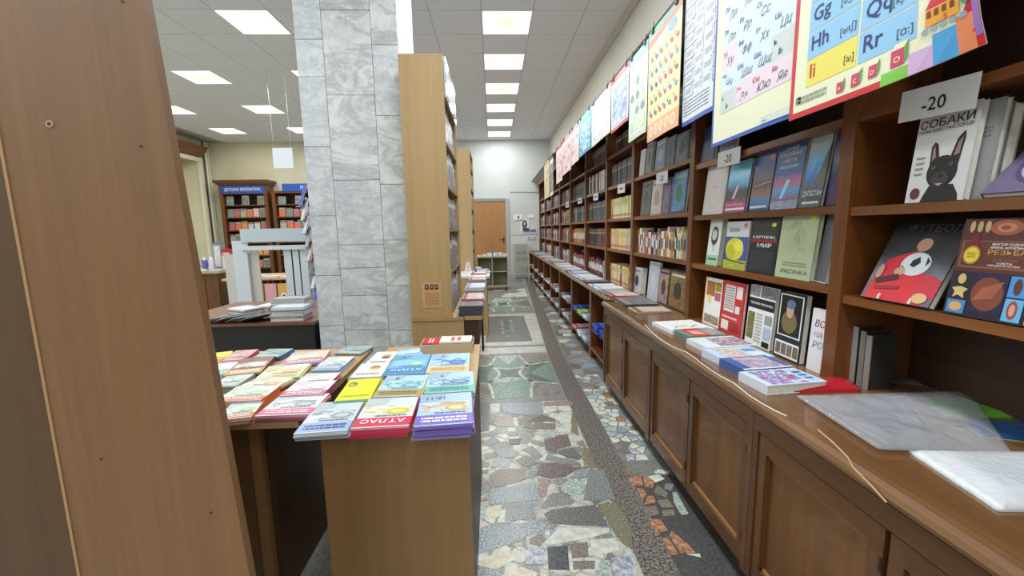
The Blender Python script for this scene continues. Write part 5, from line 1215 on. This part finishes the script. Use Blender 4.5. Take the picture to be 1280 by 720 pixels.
def stack(label, q, zt, n, t, cover, design, under, aim=None, group=None, spread=.006, pages=PAPER):
    """top booklet from the photo quad (near-left, near-right, far-right, far-left); n-1 more below it"""
    c, d, e = fit(q, zt); h_ = max(.15, d.length*1.06); w_ = max(.11, e.length*1.0)
    ang = math.atan2(d.x*-1, d.y)                 # far direction
    a = ang+PI                                    # cover top points at the camera side
    rr = random.Random(int(q[0][0]*7+q[0][1]))
    book(label, w_, h_, t, flat_mw(c.x, c.y, zt, a, h_), ink(*cover), design, soft=True, cat='workbook', name='workbook', pages=pages)
    z = zt-t
    for k in range(n-1):
        if z-t < ZD: break
        o = solo('workbook', slab_book(w_, h_, t-.0004, ink(*[max(0, min(255, q_+rr.randint(-16, 16))) for q_ in cover]), None, pages), under, 'workbook', group or under[:50], flat_mw(c.x+rr.uniform(-spread, spread), c.y+rr.uniform(-spread, spread), z, a+rr.uniform(-.03, .03), h_))
        z -= t
    return c
def Q(ox, oy, s, *pts): return [(ox+x/s, oy+y/s) for x, y in pts]
RT = lambda *p: Q(420, 410, 5.144, *p)
LT = lambda *p: Q(255, 420, 6.26, *p)
# aisle table, far rows first
stack('white booklet with a small cartoon at the far end of the aisle table', RT((190, 230), (330, 235), (400, 155), (265, 155)), ZD+.008, 1, .007, (226, 224, 220), lambda p: p.rect(0, 0, 1, 1, ink(228, 226, 220)).ell(.35, .4, .2, .14, ink(206, 150, 110), 14).ell(.35, .5, .2, .07, ink(90, 60, 50), 12).lines(.2, .75, .85, .88, 2, ink(120, 150, 90), 2), '')
stack('white booklet with an orange owl-like picture on the aisle table', RT((100, 310), (285, 318), (335, 235), (175, 225)), ZD+.010, 1, .008, (226, 226, 220), lambda p: p.rect(0, 0, 1, 1, ink(228, 228, 222)).ell(.4, .35, .2, .15, ink(222, 170, 80), 14).ell(.4, .28, .16, .08, ink(190, 110, 70), 12).lines(.15, .72, .9, .84, 2, ink(150, 110, 110), 3), '')
stack('pale blue workbook with red edge behind the blue atlas', RT((385, 185), (550, 180), (565, 130), (400, 140)), ZD+.012, 2, .006, (176, 204, 226), wb((176, 206, 228), (150, 196, 226), (206, 226, 236), None, None, 4), 'red-edged workbook under the pale blue one on the aisle table')
stack('blue atlas with a green map corner on the aisle table', RT((300, 300), (575, 285), (605, 168), (385, 185)), ZD+.022, 3, .006, (70, 140, 200), wb((120, 180, 222), (64, 140, 200), (150, 200, 170), 'АТЛАС', '5', 5), 'blue workbook in the pile under the blue atlas')
stack('workbook with a blue field above an orange band on the aisle table', RT((575, 290), (855, 275), (860, 158), (620, 178)), ZD+.022, 3, .006, (222, 196, 140), wb((170, 206, 232), (226, 196, 140), (70, 110, 190), None, '6', 6, (190, 150, 90)), 'orange-banded workbook lower in its pile on the aisle table')
stack('teal-banded workbook marked 7 on the aisle table', RT((565, 420), (885, 400), (880, 282), (600, 298)), ZD+.030, 4, .006, (120, 190, 190), wb((176, 208, 228), (110, 184, 170), (96, 130, 170), None, '7', 7, (70, 140, 130)), 'teal-edged workbook in the pile under the one marked 7')
stack('workbook marked 8 with a brown patterned band on the aisle table', RT((225, 450), (545, 425), (595, 303), (330, 315)), ZD+.030, 4, .006, (206, 190, 130), wb((180, 208, 228), (176, 156, 96), (110, 170, 170), None, '8', 8, (130, 110, 70)), 'brown-banded workbook in the pile under the one marked 8')
stack('plain yellow workbook with a green edge on the aisle table', RT((0, 475), (200, 470), (295, 332), (80, 332)), ZD+.026, 4, .006, (214, 214, 40), lambda p: p.rect(0, 0, 1, 1, ink(218, 216, 36)).lines(.1, .72, .9, .8, 1, ink(150, 146, 40), 4).ell(.78, .24, .14, .1, ink(120, 116, 60), 12).ell(.8, .26, .08, .05, ink(190, 186, 120), 10).rect(0, .93, 1, 1, ink(70, 150, 120)), 'green-edged workbook in the pile under the plain yellow one')
stack('pale grey-blue workbook drooping over the near edge of the aisle table', [(366, 541), (437, 538), (452, 503), (402, 503)], ZD+.024, 4, .006, (170, 186, 206), wb((196, 206, 214), (150, 170, 206), (150, 154, 160), None, None, 12, (60, 80, 140)), 'blue-edged workbook in the pile under the pale grey-blue one')
stack('red atlas with white title at the near edge of the aisle table', RT((85, 655), (480, 612), (525, 448), (215, 462)), ZD+.036, 6, .006, (206, 50, 84), wb((206, 214, 214), (206, 48, 80), (200, 190, 80), 'АТЛАС', None, 9), 'crimson-edged workbook in the pile under the red atlas')
stack('purple workbook marked 10-11 at the corner of the aisle table', RT((500, 638), (880, 598), (868, 412), (550, 443)), ZD+.044, 8, .0055, (116, 96, 176), wb((170, 196, 226), (118, 100, 184), (196, 170, 120), None, '10-11', 10), 'purple-edged workbook in the pile under the one marked 10-11', pages=plain((150, 140, 170), .6))
# small tray with books at the far end of the aisle table
c = onz(562, 440, ZD)
tx, ty = -.262, 2.245
r = thing('cardboard_tray', 'low pale cardboard tray at the far end of the aisle table', 'tray', (tx, ty, ZD))
CB = plain((196, 180, 150), .7)
part('base', MB().box(-.14, .14, -.075, .075, 0.0005, .004, CB), r)
for a in ((-.14, .14, -.075, -.071), (-.14, .14, .071, .075), (-.14, -.136, -.071, .071), (.136, .14, -.071, .071)): part('wall', MB().box(*a, .004, .05, CB), r)
for i, (lb, x, z, wd, cv) in enumerate((('red booklet lying in the cardboard tray', -.09, .012, .085, (196, 44, 54)), ('white booklet with red lettering lying in the cardboard tray', .045, .02, .17, (226, 214, 206)))):
    book(lb, .13, wd, .008, flat_mw(tx+x, ty, ZD+.005+z+.035, PI/2, wd), ink(*cv), (lambda i: lambda p: p.rect(.05, .05, .95, .95, ink(*((196, 44, 54), (228, 216, 208))[i])).lines(.2, .3, .8, .7, 2, ink(*((230, 220, 220), (206, 60, 60))[i]), 3))(i), soft=True, cat='booklet', name='booklet')
    solo('booklet', slab_book(.128, wd-.002, .034, ink(*((150, 120, 96), (190, 160, 120))[i])), ('tan booklet pile under the red booklet in the tray', 'tan booklet pile under the white booklet in the tray')[i], 'booklet', None, flat_mw(tx+x, ty, ZD+.005+z+.0265, PI/2, wd))
# table by the tall board
TB = 'tan table'
LB = [('small yellow workbook at the far corner of the tan table', LT((40, 210), (110, 205), (200, 130), (60, 130)), .012, 2, (222, 206, 60), wb((226, 212, 70), (222, 200, 60), (206, 170, 60), None, None, 31, (150, 120, 40)), 'yellow workbook lower in its pile on the tan table'),
 ('rose workbook with a crimson edge at the far side of the tan table', LT((120, 205), (300, 190), (440, 100), (230, 125)), .024, 4, (196, 70, 96), wb((206, 160, 156), (190, 60, 84), (176, 140, 130), None, None, 32), 'crimson-edged workbook under the rose workbook'),
 ('teal and blue workbook at the far side of the tan table', LT((400, 160), (570, 168), (705, 100), (500, 105)), .022, 4, (70, 110, 180), wb((150, 170, 166), (120, 156, 160), (96, 130, 130), None, None, 33), 'blue-edged workbook under the teal one'),
 ('lilac and cream workbook beside the blue-and-white one', LT((640, 208), (910, 212), (965, 130), (720, 118)), .022, 4, (206, 150, 186), wb((222, 196, 190), (190, 120, 170), (226, 206, 140), None, None, 34), 'violet-edged workbook under the lilac and cream one'),
 ('grey-green booklet at the far end of the tan table', Q(420, 410, 5.144, (0, 160), (170, 157), (235, 122), (60, 122)), .010, 2, (150, 166, 160), wb((170, 184, 176), (150, 166, 160), (130, 150, 146), None, None, 35), 'grey-green booklet lower in its pile on the tan table'),
 ('white workbook with a green foot beside the tall board', LT((75, 310), (165, 297), (262, 207), (80, 217)), .020, 3, (222, 226, 226), wb((224, 226, 228), (110, 176, 90), (206, 210, 214), None, None, 36), 'white workbook under the one with a green foot'),
 ('brown workbook with an orange bar and white frame', LT((180, 297), (420, 297), (540, 172), (310, 172)), .028, 4, (130, 86, 76), wb((136, 92, 82), (206, 150, 70), (226, 214, 206), None, None, 37), 'brown-edged workbook under the one with an orange bar'),
 ('white and blue workbook behind the pink-edged ones', [(391, 465), (424, 459), (446, 446), (407, 447)], .018, 3, (150, 180, 216), wb((226, 230, 230), (120, 160, 210), (150, 200, 150), None, None, 38), 'blue-edged workbook under the white and blue one'),
 ('pale green workbook with small pictures on the tan table', LT((390, 342), (740, 322), (830, 217), (510, 242)), .024, 3, (206, 214, 170), wb((222, 224, 196), (196, 214, 150), (222, 160, 110), None, None, 39, (230, 150, 100)), 'pale green workbook under the one with small pictures'),
 ('grey-white workbook with a green side beside the tall board', LT((90, 392), (222, 387), (410, 302), (165, 312)), .026, 4, (176, 190, 180), wb((206, 212, 206), (176, 190, 186), (150, 180, 150), None, None, 40), 'grey-edged workbook under the grey-white one'),
 ('cream workbook with an orange strip between pale green and orange ones', LT((240, 412), (570, 392), (690, 337), (390, 345)), .030, 4, (214, 214, 176), wb((226, 224, 200), (206, 206, 160), (226, 150, 110), None, None, 41), 'cream-edged workbook under the one with an orange strip'),
 ('white workbook with red foot, farther of the pink-edged pair', LT((690, 387), (985, 370), (1065, 287), (790, 312)), .026, 4, (206, 110, 140), wb((226, 222, 222), (214, 90, 110), (206, 190, 190), None, None, 42), 'magenta-edged workbook under the farther pink-edged one'),
 ('white workbook with rose foot, nearer of the pink-edged pair', LT((600, 467), (950, 432), (1040, 345), (690, 390)), .032, 5, (206, 110, 150), wb((226, 224, 226), (216, 100, 130), (200, 180, 200), None, None, 43), 'violet-edged workbook under the nearer pink-edged one'),
 ('thick orange and white textbook, farther one on the tan table', LT((112, 495), (475, 478), (580, 405), (220, 422)), .036, 2, (220, 120, 70), wb((226, 228, 226), (222, 124, 74), (150, 200, 150), None, None, 44), 'orange textbook under the farther orange and white one'),
 ('orange and white textbook at the near edge of the tan table', LT((130, 640), (355, 632), (470, 518), (200, 540)), .026, 2, (214, 116, 66), wb((226, 228, 230), (220, 120, 70), (140, 200, 130), None, None, 45), 'orange textbook under the near orange and white one'),
 ('large white and pink workbook at the near edge of the tan table', LT((372, 650), (850, 585), (985, 445), (590, 478)), .026, 4, (214, 130, 160), wb((222, 224, 226), (214, 100, 140), (150, 156, 160), None, None, 46, (236, 224, 230)), 'olive-edged workbook under the large white and pink one')]
for lb, q, zt, n, cv, ds, un in LB: stack(lb, q, ZD+zt, n, .006 if n > 2 else zt/2-.001, cv, ds, un)

# ================================================================== black table with magazine piles
bt = thing('display_table', 'black table with a thin brown top before the marble column', 'table', (-1.9, 3.65, 0))
part('table_top', MB().box(-.65, .535, -.5, .55, .735, .757, wood('brown_edge_top', (96, 60, 44), (126, 84, 60), 'x', 20)), bt)
part('front_panel', MB().box(-.63, .52, -.47, -.45, 0, .735, BLACK), bt)
for x in (-.63, .50): part('side_panel', MB().box(x, x+.02, -.449, .5, 0, .735, BLACK), bt)
part('back_panel', MB().box(-.609, .499, .48, .5, 0, .735, BLACK), bt)
rr = random.Random(4); ZK = .7575
def pile(label, u, v, n, ang, w_, h_, t_, kinds, z0=ZK, jit=.006, group='magazine piles on the black table'):
    p = onz(u, v, z0)
    for k in range(n):
        kd = kinds[k % len(kinds)]
        mag(f'{MAGS[kd][0]} magazine in the {label}', p.x+rr.uniform(-jit, jit), p.y+rr.uniform(-jit, jit), z0+k*(t_+.0004), ang+rr.uniform(-.04, .04), kd, w_, h_, t_, group)
pile('neat pile at the corner of the black table', 366, 398, 10, .05, .24, .17, .010, [0, 2, 4, 0, 1])
pile('flat pile behind the neat pile on the black table', 366, 384, 9, .1, .28, .2, .010, [1, 0, 2])
pile('low pile beside the white rack on the black table', 308, 391, 5, -.5, .22, .17, .009, [2, 0, 4])
pile('low pile between two taller piles on the black table', 338, 385.5, 4, -.2, .13, .19, .009, [0, 4, 2])
for k in range(8):     # fanned row along the front edge
    p = onz(266+7.6*k, 404.5-.2*k, ZK)
    nm, c_, cs = MAGS[[0, 2, 0, 4][k % 4]]
    mw = T((p.x, p.y+.05, ZK+.03)) @ RZ(-.5) @ Matrix.Rotation(-.3, 4, 'Y') @ RX(-PI/2) @ T((0, 0, -.08))
    solo('magazine', slab_book(.15, .2, .004, ink(*c_), art(cs, 3, k)), f'{nm} magazine in the fanned row on the black table edge', 'magazine', 'fanned magazines on the black table', mw)

# ================================================================== white display rack, magazine stand
YR = 5.0
def rpx(u, v, Y=YR): return ony(u, v, Y)
rk = thing('display_rack', 'white metal display rack with a header board behind the black table', 'rack', (rpx(340, 340).x, YR, 0))
ox = rpx(340, 340).x
WR, BR_ = plain((196, 202, 206), .45), plain((190, 186, 176), .5)
def rbox(u0_, u1_, v0_, v1_, y0, y1, m, z0=None):
    a, b = rpx(u0_, v1_), rpx(u1_, v0_); return MB().box(a.x-ox, b.x-ox, y0, y1, a.z if z0 is None else z0, b.z, m)
part('header_board', rbox(303, 382, 285, 303, -.03, -.01, plain((178, 190, 200), .4)), rk)
part('rail', rbox(303, 382, 306, 313, -.03, .0, WR), rk)
part('post', rbox(299, 307, 301, 390, 0, .04, WR, 0), rk)
part('side_board', rbox(285, 301, 319, 392, .045, .06, BR_, 0), rk)
part('side_board', rbox(309, 320, 316, 392, .045, .06, BR_, 0), rk)
for k in range(6): part('slat', rbox(361+4.6*k, 364.4+4.6*k, 311, 392, .01+.02*(k % 2), .03+.02*(k % 2), WR if k % 2 == 0 else plain((160, 164, 168), .5), 0), rk)
part('base', MB().box(rpx(286, 380).x-ox, rpx(388, 380).x-ox, -.1, .3, 0, .03, WR), rk)
ms = thing('magazine_stand', 'tall leaning wire magazine stand beside the marble column', 'stand', (-1.74, 4.52, 0))
WIRE = plain((150, 156, 168), .35, .6)
tp, bt_ = ony(376, 246, 4.62), ony(402, 396, 4.4)
d0 = Vector((tp.x+1.74, .10, tp.z)); d1 = Vector((bt_.x+1.74, -.12, .02))
for dy in (0, .12): part('upright', MB().bar((d1.x, d1.y+dy, d1.z), (d0.x, d0.y+dy, d0.z), .018, .018, WIRE), ms)
part('foot', MB().box(d1.x-.25, d1.x+.15, -.2, .2, 0, .02, WIRE), ms)
for k in range(9):
    f = .30+.08*k; p = d1.lerp(d0, f)
    part('wire_shelf', MB().tube([(p.x-.05, p.y-.04, p.z), (p.x+.06, p.y-.04, p.z), (p.x+.06, p.y+.16, p.z)], .005, WIRE, 5), ms)
    kd = [1, 6, 0, 4, 3, 2, 1, 0, 6][k]
    nm, c_, cs = MAGS[kd]
    wp = Vector((-1.74+p.x, 4.52+p.y-.06, p.z+.008))
    solo('magazine', slab_book(.11, .23, .012, ink(*c_), art(cs, 4, 40+k), band=(.82, .95, ink(*cs[-1]))), f'{nm} magazine in the leaning stand, ' + ['lowest', 'second', 'third', 'fourth', 'fifth', 'sixth', 'seventh', 'eighth', 'topmost'][k]+' from the floor up', 'magazine', None, T(wp) @ RZ(-.95) @ RX(-.3))

# ================================================================== table with hanging bags, counter and other things further back
ht = thing('display_table', 'dark table hung with gift bags behind the white rack', 'table', (-3.2, 6.5, 0))
part('table_top', MB().box(-.75, .7, -.3, .5, .75, .78, LAM_T), ht)
for x in (-.7, .63):
    for y in (-.25, .43): part('leg', MB().box(x, x+.05, y, y+.05, 0, .75, LAMD), ht)
part('apron', MB().box(-.64, .62, .2, .22, .3, .75, plain((36, 30, 30), .6)), ht)
BAGC = [('black', (34, 34, 40)), ('teal', (110, 150, 140)), ('kraft', (196, 150, 86)), ('pink-striped', (206, 150, 156)), ('ochre', (206, 160, 84)), ('yellow', (206, 186, 96)), ('white', (206, 204, 200))]
for k, (nm, c_) in enumerate(BAGC):
    x = -3.8+.185*k; hh = .3 if k in (2, 4, 5) else .34
    r = thing('gift_bag', f'{nm} gift bag hanging below the table edge', 'bag', (x, 6.15, .70-hh))
    part('bag_body', MB().box(-.08, .08, 0, .04, 0, hh, ink(*c_)), r)
    part('handle', MB().tube([(-.04, .02, hh), (-.03, .02, hh+.06), (.03, .02, hh+.06), (.04, .02, hh)], .004, plain((120, 100, 80), .6), 5), r)
    if k in (2, 4): part('print', Print(.12, .2).ell(.5, .6, .36, .24, WHT, 14).ell(.5, .6, .2, .13, ink(60, 50, 50), 12).mb, r)
for k in range(6):
    mag(f'{MAGS[[0, 1, 3, 0, 2, 0][k]][0]} magazine on the table hung with gift bags', -3.75+.24*k, 6.4, .7805, .1*(k-3), [0, 1, 3, 0, 2, 0][k], .22, .3, .02, 'magazines on the gift bag table')
cc = thing('service_counter', 'brown wooden counter with a pale top below the wall recess', 'counter', (-5.2, 7.4, 0))
part('body', MB().box(-.9, .68, -.4, .3, .06, .80, WD_V), cc); part('plinth', MB().box(-.88, .66, -.37, .28, 0, .06, LAMD), cc)
part('panel', MB().box(-.6, .48, -.412, -.401, .14, .7, CAB_V), cc)
part('corner_post', MB().box(.60, .70, -.43, -.33, .0, .80, CAB_F), cc)
part('counter_board', MB().box(-.95, .76, -.47, .36, .80, .84, wood('pale_counter', (150, 130, 100), (186, 166, 134), 'x', 16)), cc)
for k in range(5):
    kd = [0, 4, 2, 0, 2][k]; mag(f'{MAGS[kd][0]} papers lying on the brown counter below the recess', -5.75+.29*k, 7.1+.03*(k % 2), .8405, .12*k, kd, .2, .28, .014, 'papers on the brown counter', 'papers', 'papers')
for k, (lb, c_) in enumerate((('blue boxed bottle on the brown counter', (90, 90, 160)), ('white and violet bottle on the brown counter', (206, 200, 220)))):
    x = -4.86+.11*k
    solo('bottle', MB().tube([(x, 7.25, .841), (x, 7.25, 1.0)], .04, ink(*c_), 12).tube([(x, 7.25, 1.0), (x, 7.25, 1.05)], .02, ink(230, 230, 236), 10), lb, 'bottle')
for k, (lb, c_) in enumerate((('red gift box on the brown counter', (190, 50, 54)), ('grey gift box stacked behind the bottles', (130, 140, 150)), ('white box with red spots beside the bottles', (214, 190, 190)))):
    x = (-4.62, -4.78, -4.50)[k]; y = (7.5, 7.52, 7.3)[k]; hh = (.30, .42, .22)[k]
    r = thing('gift_box', lb, 'box', (x, y, .8405)); part('box_body', MB().box(-.07, .07, -.05, .05, 0, hh, ink(*c_)), r); part('lid', MB().box(-.074, .074, -.054, .054, hh, hh+.03, ink(*[int(q*.8) for q in c_])), r)
    part('print', MB().face([(-.05, -.0506, .03), (.05, -.0506, .03), (.05, -.0506, hh-.03), (-.05, -.0506, hh-.03)], art([c_, (226, 220, 220), tuple(int(q*.6) for q in c_)], 4, k)), r)
r = thing('wall_calendar', 'white wall calendar with a red top strip standing on the counter', 'calendar', (-5.42, 7.62, .8405))
part('sheet', MB().box(-.17, .17, 0, .02, 0, .62, ink(226, 226, 232)), r)
part('print', Print(.34, .62, off=.001).rect(0, .95, 1, 1, ink(214, 110, 120)).lines(.12, .55, .9, .85, 4, ink(190, 190, 206), 3).lines(.35, .3, .8, .38, 1, ink(190, 60, 80), 4).lines(.12, .06, .9, .26, 4, ink(196, 196, 210), 5).mb, r)
r = thing('vase', 'dark vase with dry twigs on the brown counter', 'vase', (-5.78, 7.45, .8405))
part('body', MB().tube([(0, 0, 0), (0, 0, .08), (0, 0, .2), (0, 0, .3)], .06, plain((50, 44, 46), .3), 12), r)
for k in range(4): part('twig', MB().tube([(0, 0, .28), (.02*k-.03, .01, .55), (.07*k-.06, .02, .86)], .012, plain((104, 84, 74), .8), 5), r)
bn = thing('bin', 'black bin beside the brown counter', 'bin', (-4.15, 7.5, 0))
part('body', MB().prism([(-.16, -.16), (.16, -.16), (.16, .16), (-.16, .16)], .005, .62, plain((46, 48, 54), .5), -.06), bn); part('rim', MB().box(-.19, .19, -.19, .19, .62, .65, plain((60, 62, 70), .5)), bn)
# hanging paper sign on two wires
a, b = ony(340, 185, 7.0), ony(367, 210, 7.0)
r = thing('hanging_sign', 'blank white sign hanging from the ceiling on two thin wires', 'sign', (a.x, 7.0, b.z))
part('board', MB().box(0, b.x-a.x, 0, .006, 0, a.z-b.z, plain((214, 220, 228), .4)), r)
for x in (.02, b.x-a.x-.02): part('wire', MB().tube([(x, .003, a.z-b.z), (x, .003, ZC-b.z)], .003, METAL, 5), r)

# ---- two bookcases against the far left wall
def far_case(label, x0, x1, zt, levels, sign, cor, seed, off=0.0):
    y0 = 11.85; r = thing('bookcase', label, 'bookcase', (x0, y0, 0)); W = x1-x0
    for x in (0, W-.09): part('side_panel', MB().box(x, x+.09, 0, .37, 0, zt, WD_V), r)
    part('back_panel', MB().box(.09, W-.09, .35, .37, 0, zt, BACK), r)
    for z in levels: part('shelf', MB().box(.09, W-.09, .01, .349, z-.03, z, WD_X), r)
    part('top_board', MB().box(.09, W-.09, .0, .349, zt-.25 if cor else zt-.06, zt, WD_X), r)
    if cor: part('cornice', MB().box(-.05, W+.05, -.05, .37, zt, zt+.05, WD_X).box(-.09, W+.09, -.09, .37, zt+.05, zt+.12, WD_X), r)
    sw, sh = (W-.12, .2) if cor else (W*.85, .2)
    sx = W/2 if cor else W-sw/2+.1
    sg = thing('shop_sign', sign[1], 'sign', (x0+sx, y0-.012, zt-.225 if cor else zt-.01))
    part('board', MB().box(-sw/2, sw/2, 0, .01, 0, sh, ink(36, 84, 176)), sg)
    part('print', Print(sw, sh, off=.002).text(sign[0], sign[2], .32, .075, WHT, 'c', width=sign[3]).mb, sg)
    rr = random.Random(seed)
    cols = [(226, 226, 222), (90, 150, 160), (226, 130, 70), (120, 90, 140), (150, 190, 210), (206, 180, 120), (190, 90, 80), (110, 130, 90), (222, 200, 210), (226, 110, 50)]
    names = ['white', 'teal', 'orange', 'violet', 'pale blue', 'tan', 'red', 'green', 'pink', 'bright orange']
    used = {}
    for li, z in enumerate(levels):
        n = [5, 6, 7, 6, 6][li % 5]
        for k in range(n):
            if li == len(levels)-1 and k in (1, 3): continue
            ci = rr.randrange(10) if li < len(levels)-1 else rr.choice([0, 4, 0, 5])
            wd = (W-.24)/n*.86; hh = rr.uniform(.2, .25)
            lb = f'{names[ci]} book facing out on the {ORD[li]} shelf up of the {off}'
            solo('book', slab_book(wd, hh, .02, ink(*cols[ci]), art([cols[ci], cols[(ci+3) % 10], cols[(ci+7) % 10], cols[0]], 2.5, seed+li*7+k), band=(.8, .93, ink(*cols[(ci+5) % 10]))), lb, 'book', f'books on the {off}', T((x0+.12+(W-.24)*(k+.5)/n, y0+.06, z+.003)) @ RX(-.08))
far_case('red-brown bookcase with cornice against the far left wall', -7.35, -6.09, 2.74, [.5, .84, 1.19, 1.53, 1.88, 2.21], ('ДЕТСКАЯ ЛИТЕРАТУРА', 'blue sign with white capitals on the corniced bookcase', .5, .84), True, 3, 'corniced bookcase')
far_case('lower red-brown bookcase next to the corniced one', -5.98, -4.6, 2.56, [.5, .84, 1.19, 1.53, 1.88, 2.21], ('ЛИТЕРАТУРА', 'blue sign with white capitals on the lower bookcase', .66, .5), False, 8, 'lower bookcase')

# ================================================================== AISLE SIDE SHELVES (left of the aisle)
def shelf_unit(label, y0, y1, seed, sign):
    x0, x1, zt = -.605, -.309, CZ+1.17
    r = thing('shelf_unit', label, 'shelf unit', (x0, y0, 0)); W = x1-x0; Ln = y1-y0
    part('side_panel', MB().box(0, W, 0, .02, .795, zt, PLY), r); part('side_panel', MB().box(0, W, Ln-.02, Ln, .795, zt, PLY), r)
    part('back_panel', MB().box(0, .012, .02, Ln-.02, .795, zt, PLY), r)
    lv = [.815, 1.12, 1.43, 1.74, 2.05, 2.36]
    for z in lv[1:]+[zt]: part('shelf', MB().box(.012, W-.004, .02, Ln-.02, z-.02, z, PLY_Y), r)
    b = part('base_cabinet', MB().box(0, W+.08, .0, Ln, .0, .77, PLY), r); part('base_top', MB().box(-.0, W+.08, -.008, Ln, .77, .794, PLY_Y), r)
    if sign:
        sg = thing('header_sign', 'glossy white header board along the top of the near shelf unit', 'sign', (x1+.002, y0, zt-.27))
        part('board', MB().box(0, .012, 0.02, Ln-.12, 0, .26, plain((206, 212, 220), .12)), sg)
        part('print', MB().face([(.0126, .04, .04), (.0126, Ln-.14, .04), (.0126, Ln-.14, .22), (.0126, .04, .22)], art([(206, 214, 226), (120, 150, 200), (230, 234, 240)], 2, 3)), sg)
    rr = random.Random(seed)
    cs = [('magenta', (206, 50, 120)), ('white', (214, 212, 214)), ('black', (40, 40, 48)), ('lilac', (180, 170, 206)), ('navy', (50, 60, 90)), ('grey', (150, 152, 160)), ('blue', (70, 100, 160))]
    for li, z in enumerate(lv):
        y = .03; k = 0
        if li == 5: continue
        while y < Ln-.17:
            nm, c_ = (cs[0] if li == 3 and k == 0 else rr.choice(cs[1:])); hh = rr.uniform(.22, .27)
            o = solo('book', slab_book(.14, hh, .025, ink(*c_), art([c_, (214, 212, 214), (60, 60, 76), (120, 120, 140)], 4, seed+li*5+k), band=(.7, .85, ink(230, 230, 230))), f'{nm} book facing the aisle on the {ORD[li]} shelf up of the {sign or "farther shelf unit"}', 'book', f'books in the {sign or "farther shelf unit"}', T((x1-.008, y0+y+.07, z+.004)) @ RZ(PI/2) @ RX(-.06))
            y += .15; k += 1
    return r
shelf_unit('oak laminate shelf unit beside the marble column', 3.0, 3.9, 5, 'near shelf unit')
shelf_unit('oak laminate shelf unit farther down the aisle', 6.3, 7.2, 9, '')
# notice taped to the near unit
a, b = ony(529, 385, 2.998), ony(551, 353, 2.998)
r = thing('paper_notice', 'tan paper notice with three small portraits taped to the shelf side', 'notice', mw=T(((a.x+b.x)/2, 2.9975, a.z)))
wd, hh = b.x-a.x, b.z-a.z
part('sheet', MB().box(-wd/2, wd/2, 0, .001, 0, hh, ink(206, 160, 116)), r)
p = Print(wd, hh, off=.0004).lines(.12, .08, .88, .62, 9, ink(170, 126, 90), 4)
for k in range(3): p.k = 2; p.rect(.14+.26*k, .72, .34+.26*k, .93, ink(70, 60, 56)); p.k = 3; p.ell(.24+.26*k, .84, .05, .06, ink(170, 140, 120), 8)
part('print', p.mb, r)
# benches along the aisle side of the units
bn = thing('display_bench', 'low wooden bench with books before the near shelf unit', 'bench', (-.224, 3.0, 0))
part('bench_top', MB().box(0, .13, -.005, 1.9, .77, .797, PLY_Y), bn); part('apron', MB().box(0.0, .10, .01, 1.88, .55, .769, plain((70, 42, 34), .5)), bn)
for y in (.05, 1.8): part('leg', MB().box(.06, .085, y, y+.03, 0, .55, IRON), bn)
rr = random.Random(12)
YB = [(3.10, 6, 'dark'), (3.33, 7, 'x'), (3.56, 6, 'x'), (3.8, 9, 'x'), (4.05, 8, 'x'), (4.3, 10, 'x'), (4.55, 10, 'x'), (4.78, 11, 'x')]
for i, (y, n, kd) in enumerate(YB):
    for k in range(n):
        ki = 4 if i == 0 else [0, 1, 3, 2, 5][(i+k) % 5]
        mag(f'{MAGS[ki][0]} paperback in the ' + ['first', 'second', 'third', 'fourth', 'fifth', 'sixth', 'seventh', 'eighth'][i]+' pile along the bench from the shelf side', -.178+rr.uniform(-.004, .004), y+rr.uniform(-.003, .003), .7975+k*.0125, PI/2+rr.uniform(-.03, .03), ki, .18, .17, .012, 'book piles on the aisle bench', 'paperback', 'paperback')
b2 = thing('display_bench', 'tan bench with a white letter stand before the farther shelf unit', 'bench', (-.52, 5.55, 0))
part('front_panel', MB().box(0, .42, 0, .02, 0, .78, PLY), b2); part('side_panel', MB().box(.40, .42, .021, .73, 0, .78, PLY), b2); part('bench_top', MB().box(-.01, .46, -.01, .735, .78, .81, plain((206, 206, 204), .4)), b2)
p2 = ony(585.5, 340, 5.75)
st = solo('letter_stand', MB().bar((p2.x-.045, 5.7, .8105), (p2.x, 5.7, 1.02), .03, .02, WHITE).bar((p2.x+.045, 5.7, .8105), (p2.x, 5.7, 1.02), .03, .02, WHITE).box(p2.x-.02, p2.x+.02, 5.69, 5.71, .88, .90, WHITE), 'white A-shaped stand on the farther bench', 'stand')
for k in range(7):
    mag(f'{MAGS[[1, 0, 1, 6, 0, 1, 0][k]][0]} booklet on the farther bench beside the letter stand', -.22+.045*(k % 3), 5.68+.085*k, .8105+.0, .2*k, [1, 0, 1, 6, 0, 1, 0][k], .10, .06, .03+.012*(k % 4), 'booklets on the farther bench', 'booklet', 'booklet')
# grey open cabinet further on
gc = thing('open_cabinet', 'grey-olive open cabinet with books on top near the far door', 'cabinet', (-.40, 9.75, 0))
part('top_board', MB().box(0, .73, 0, .45, .77, .80, GREYW), gc); part('bottom_board', MB().box(0, .73, 0, .45, .08, .11, GREYW), gc)
for x in (0, .35, .71): part('side_panel', MB().box(x, x+.02, 0.01, .45, .11, .77, GREYW), gc)
part('back_panel', MB().box(0.02, .71, .43, .45, .11, .77, plain((160, 156, 134), .6)), gc)
for x in (.02, .37): part('shelf', MB().box(x, x+.33, .04, .43, .43, .45, GREYW), gc)
for x in (.02, .67):
    for y in (.02, .39): part('foot', MB().box(x, x+.04, y, y+.04, 0, .08, LAMD), gc)
for k in range(6):
    ki = [2, 5, 0, 6, 1, 0][k]; mag(f'{MAGS[ki][0]} book lying on the grey-olive cabinet', -.33+.115*k, 9.9, .8005, .05*k, ki, .105, .2, [.03, .05, .07, .09, .08, .05][k], 'books on the grey-olive cabinet', 'book', 'book')
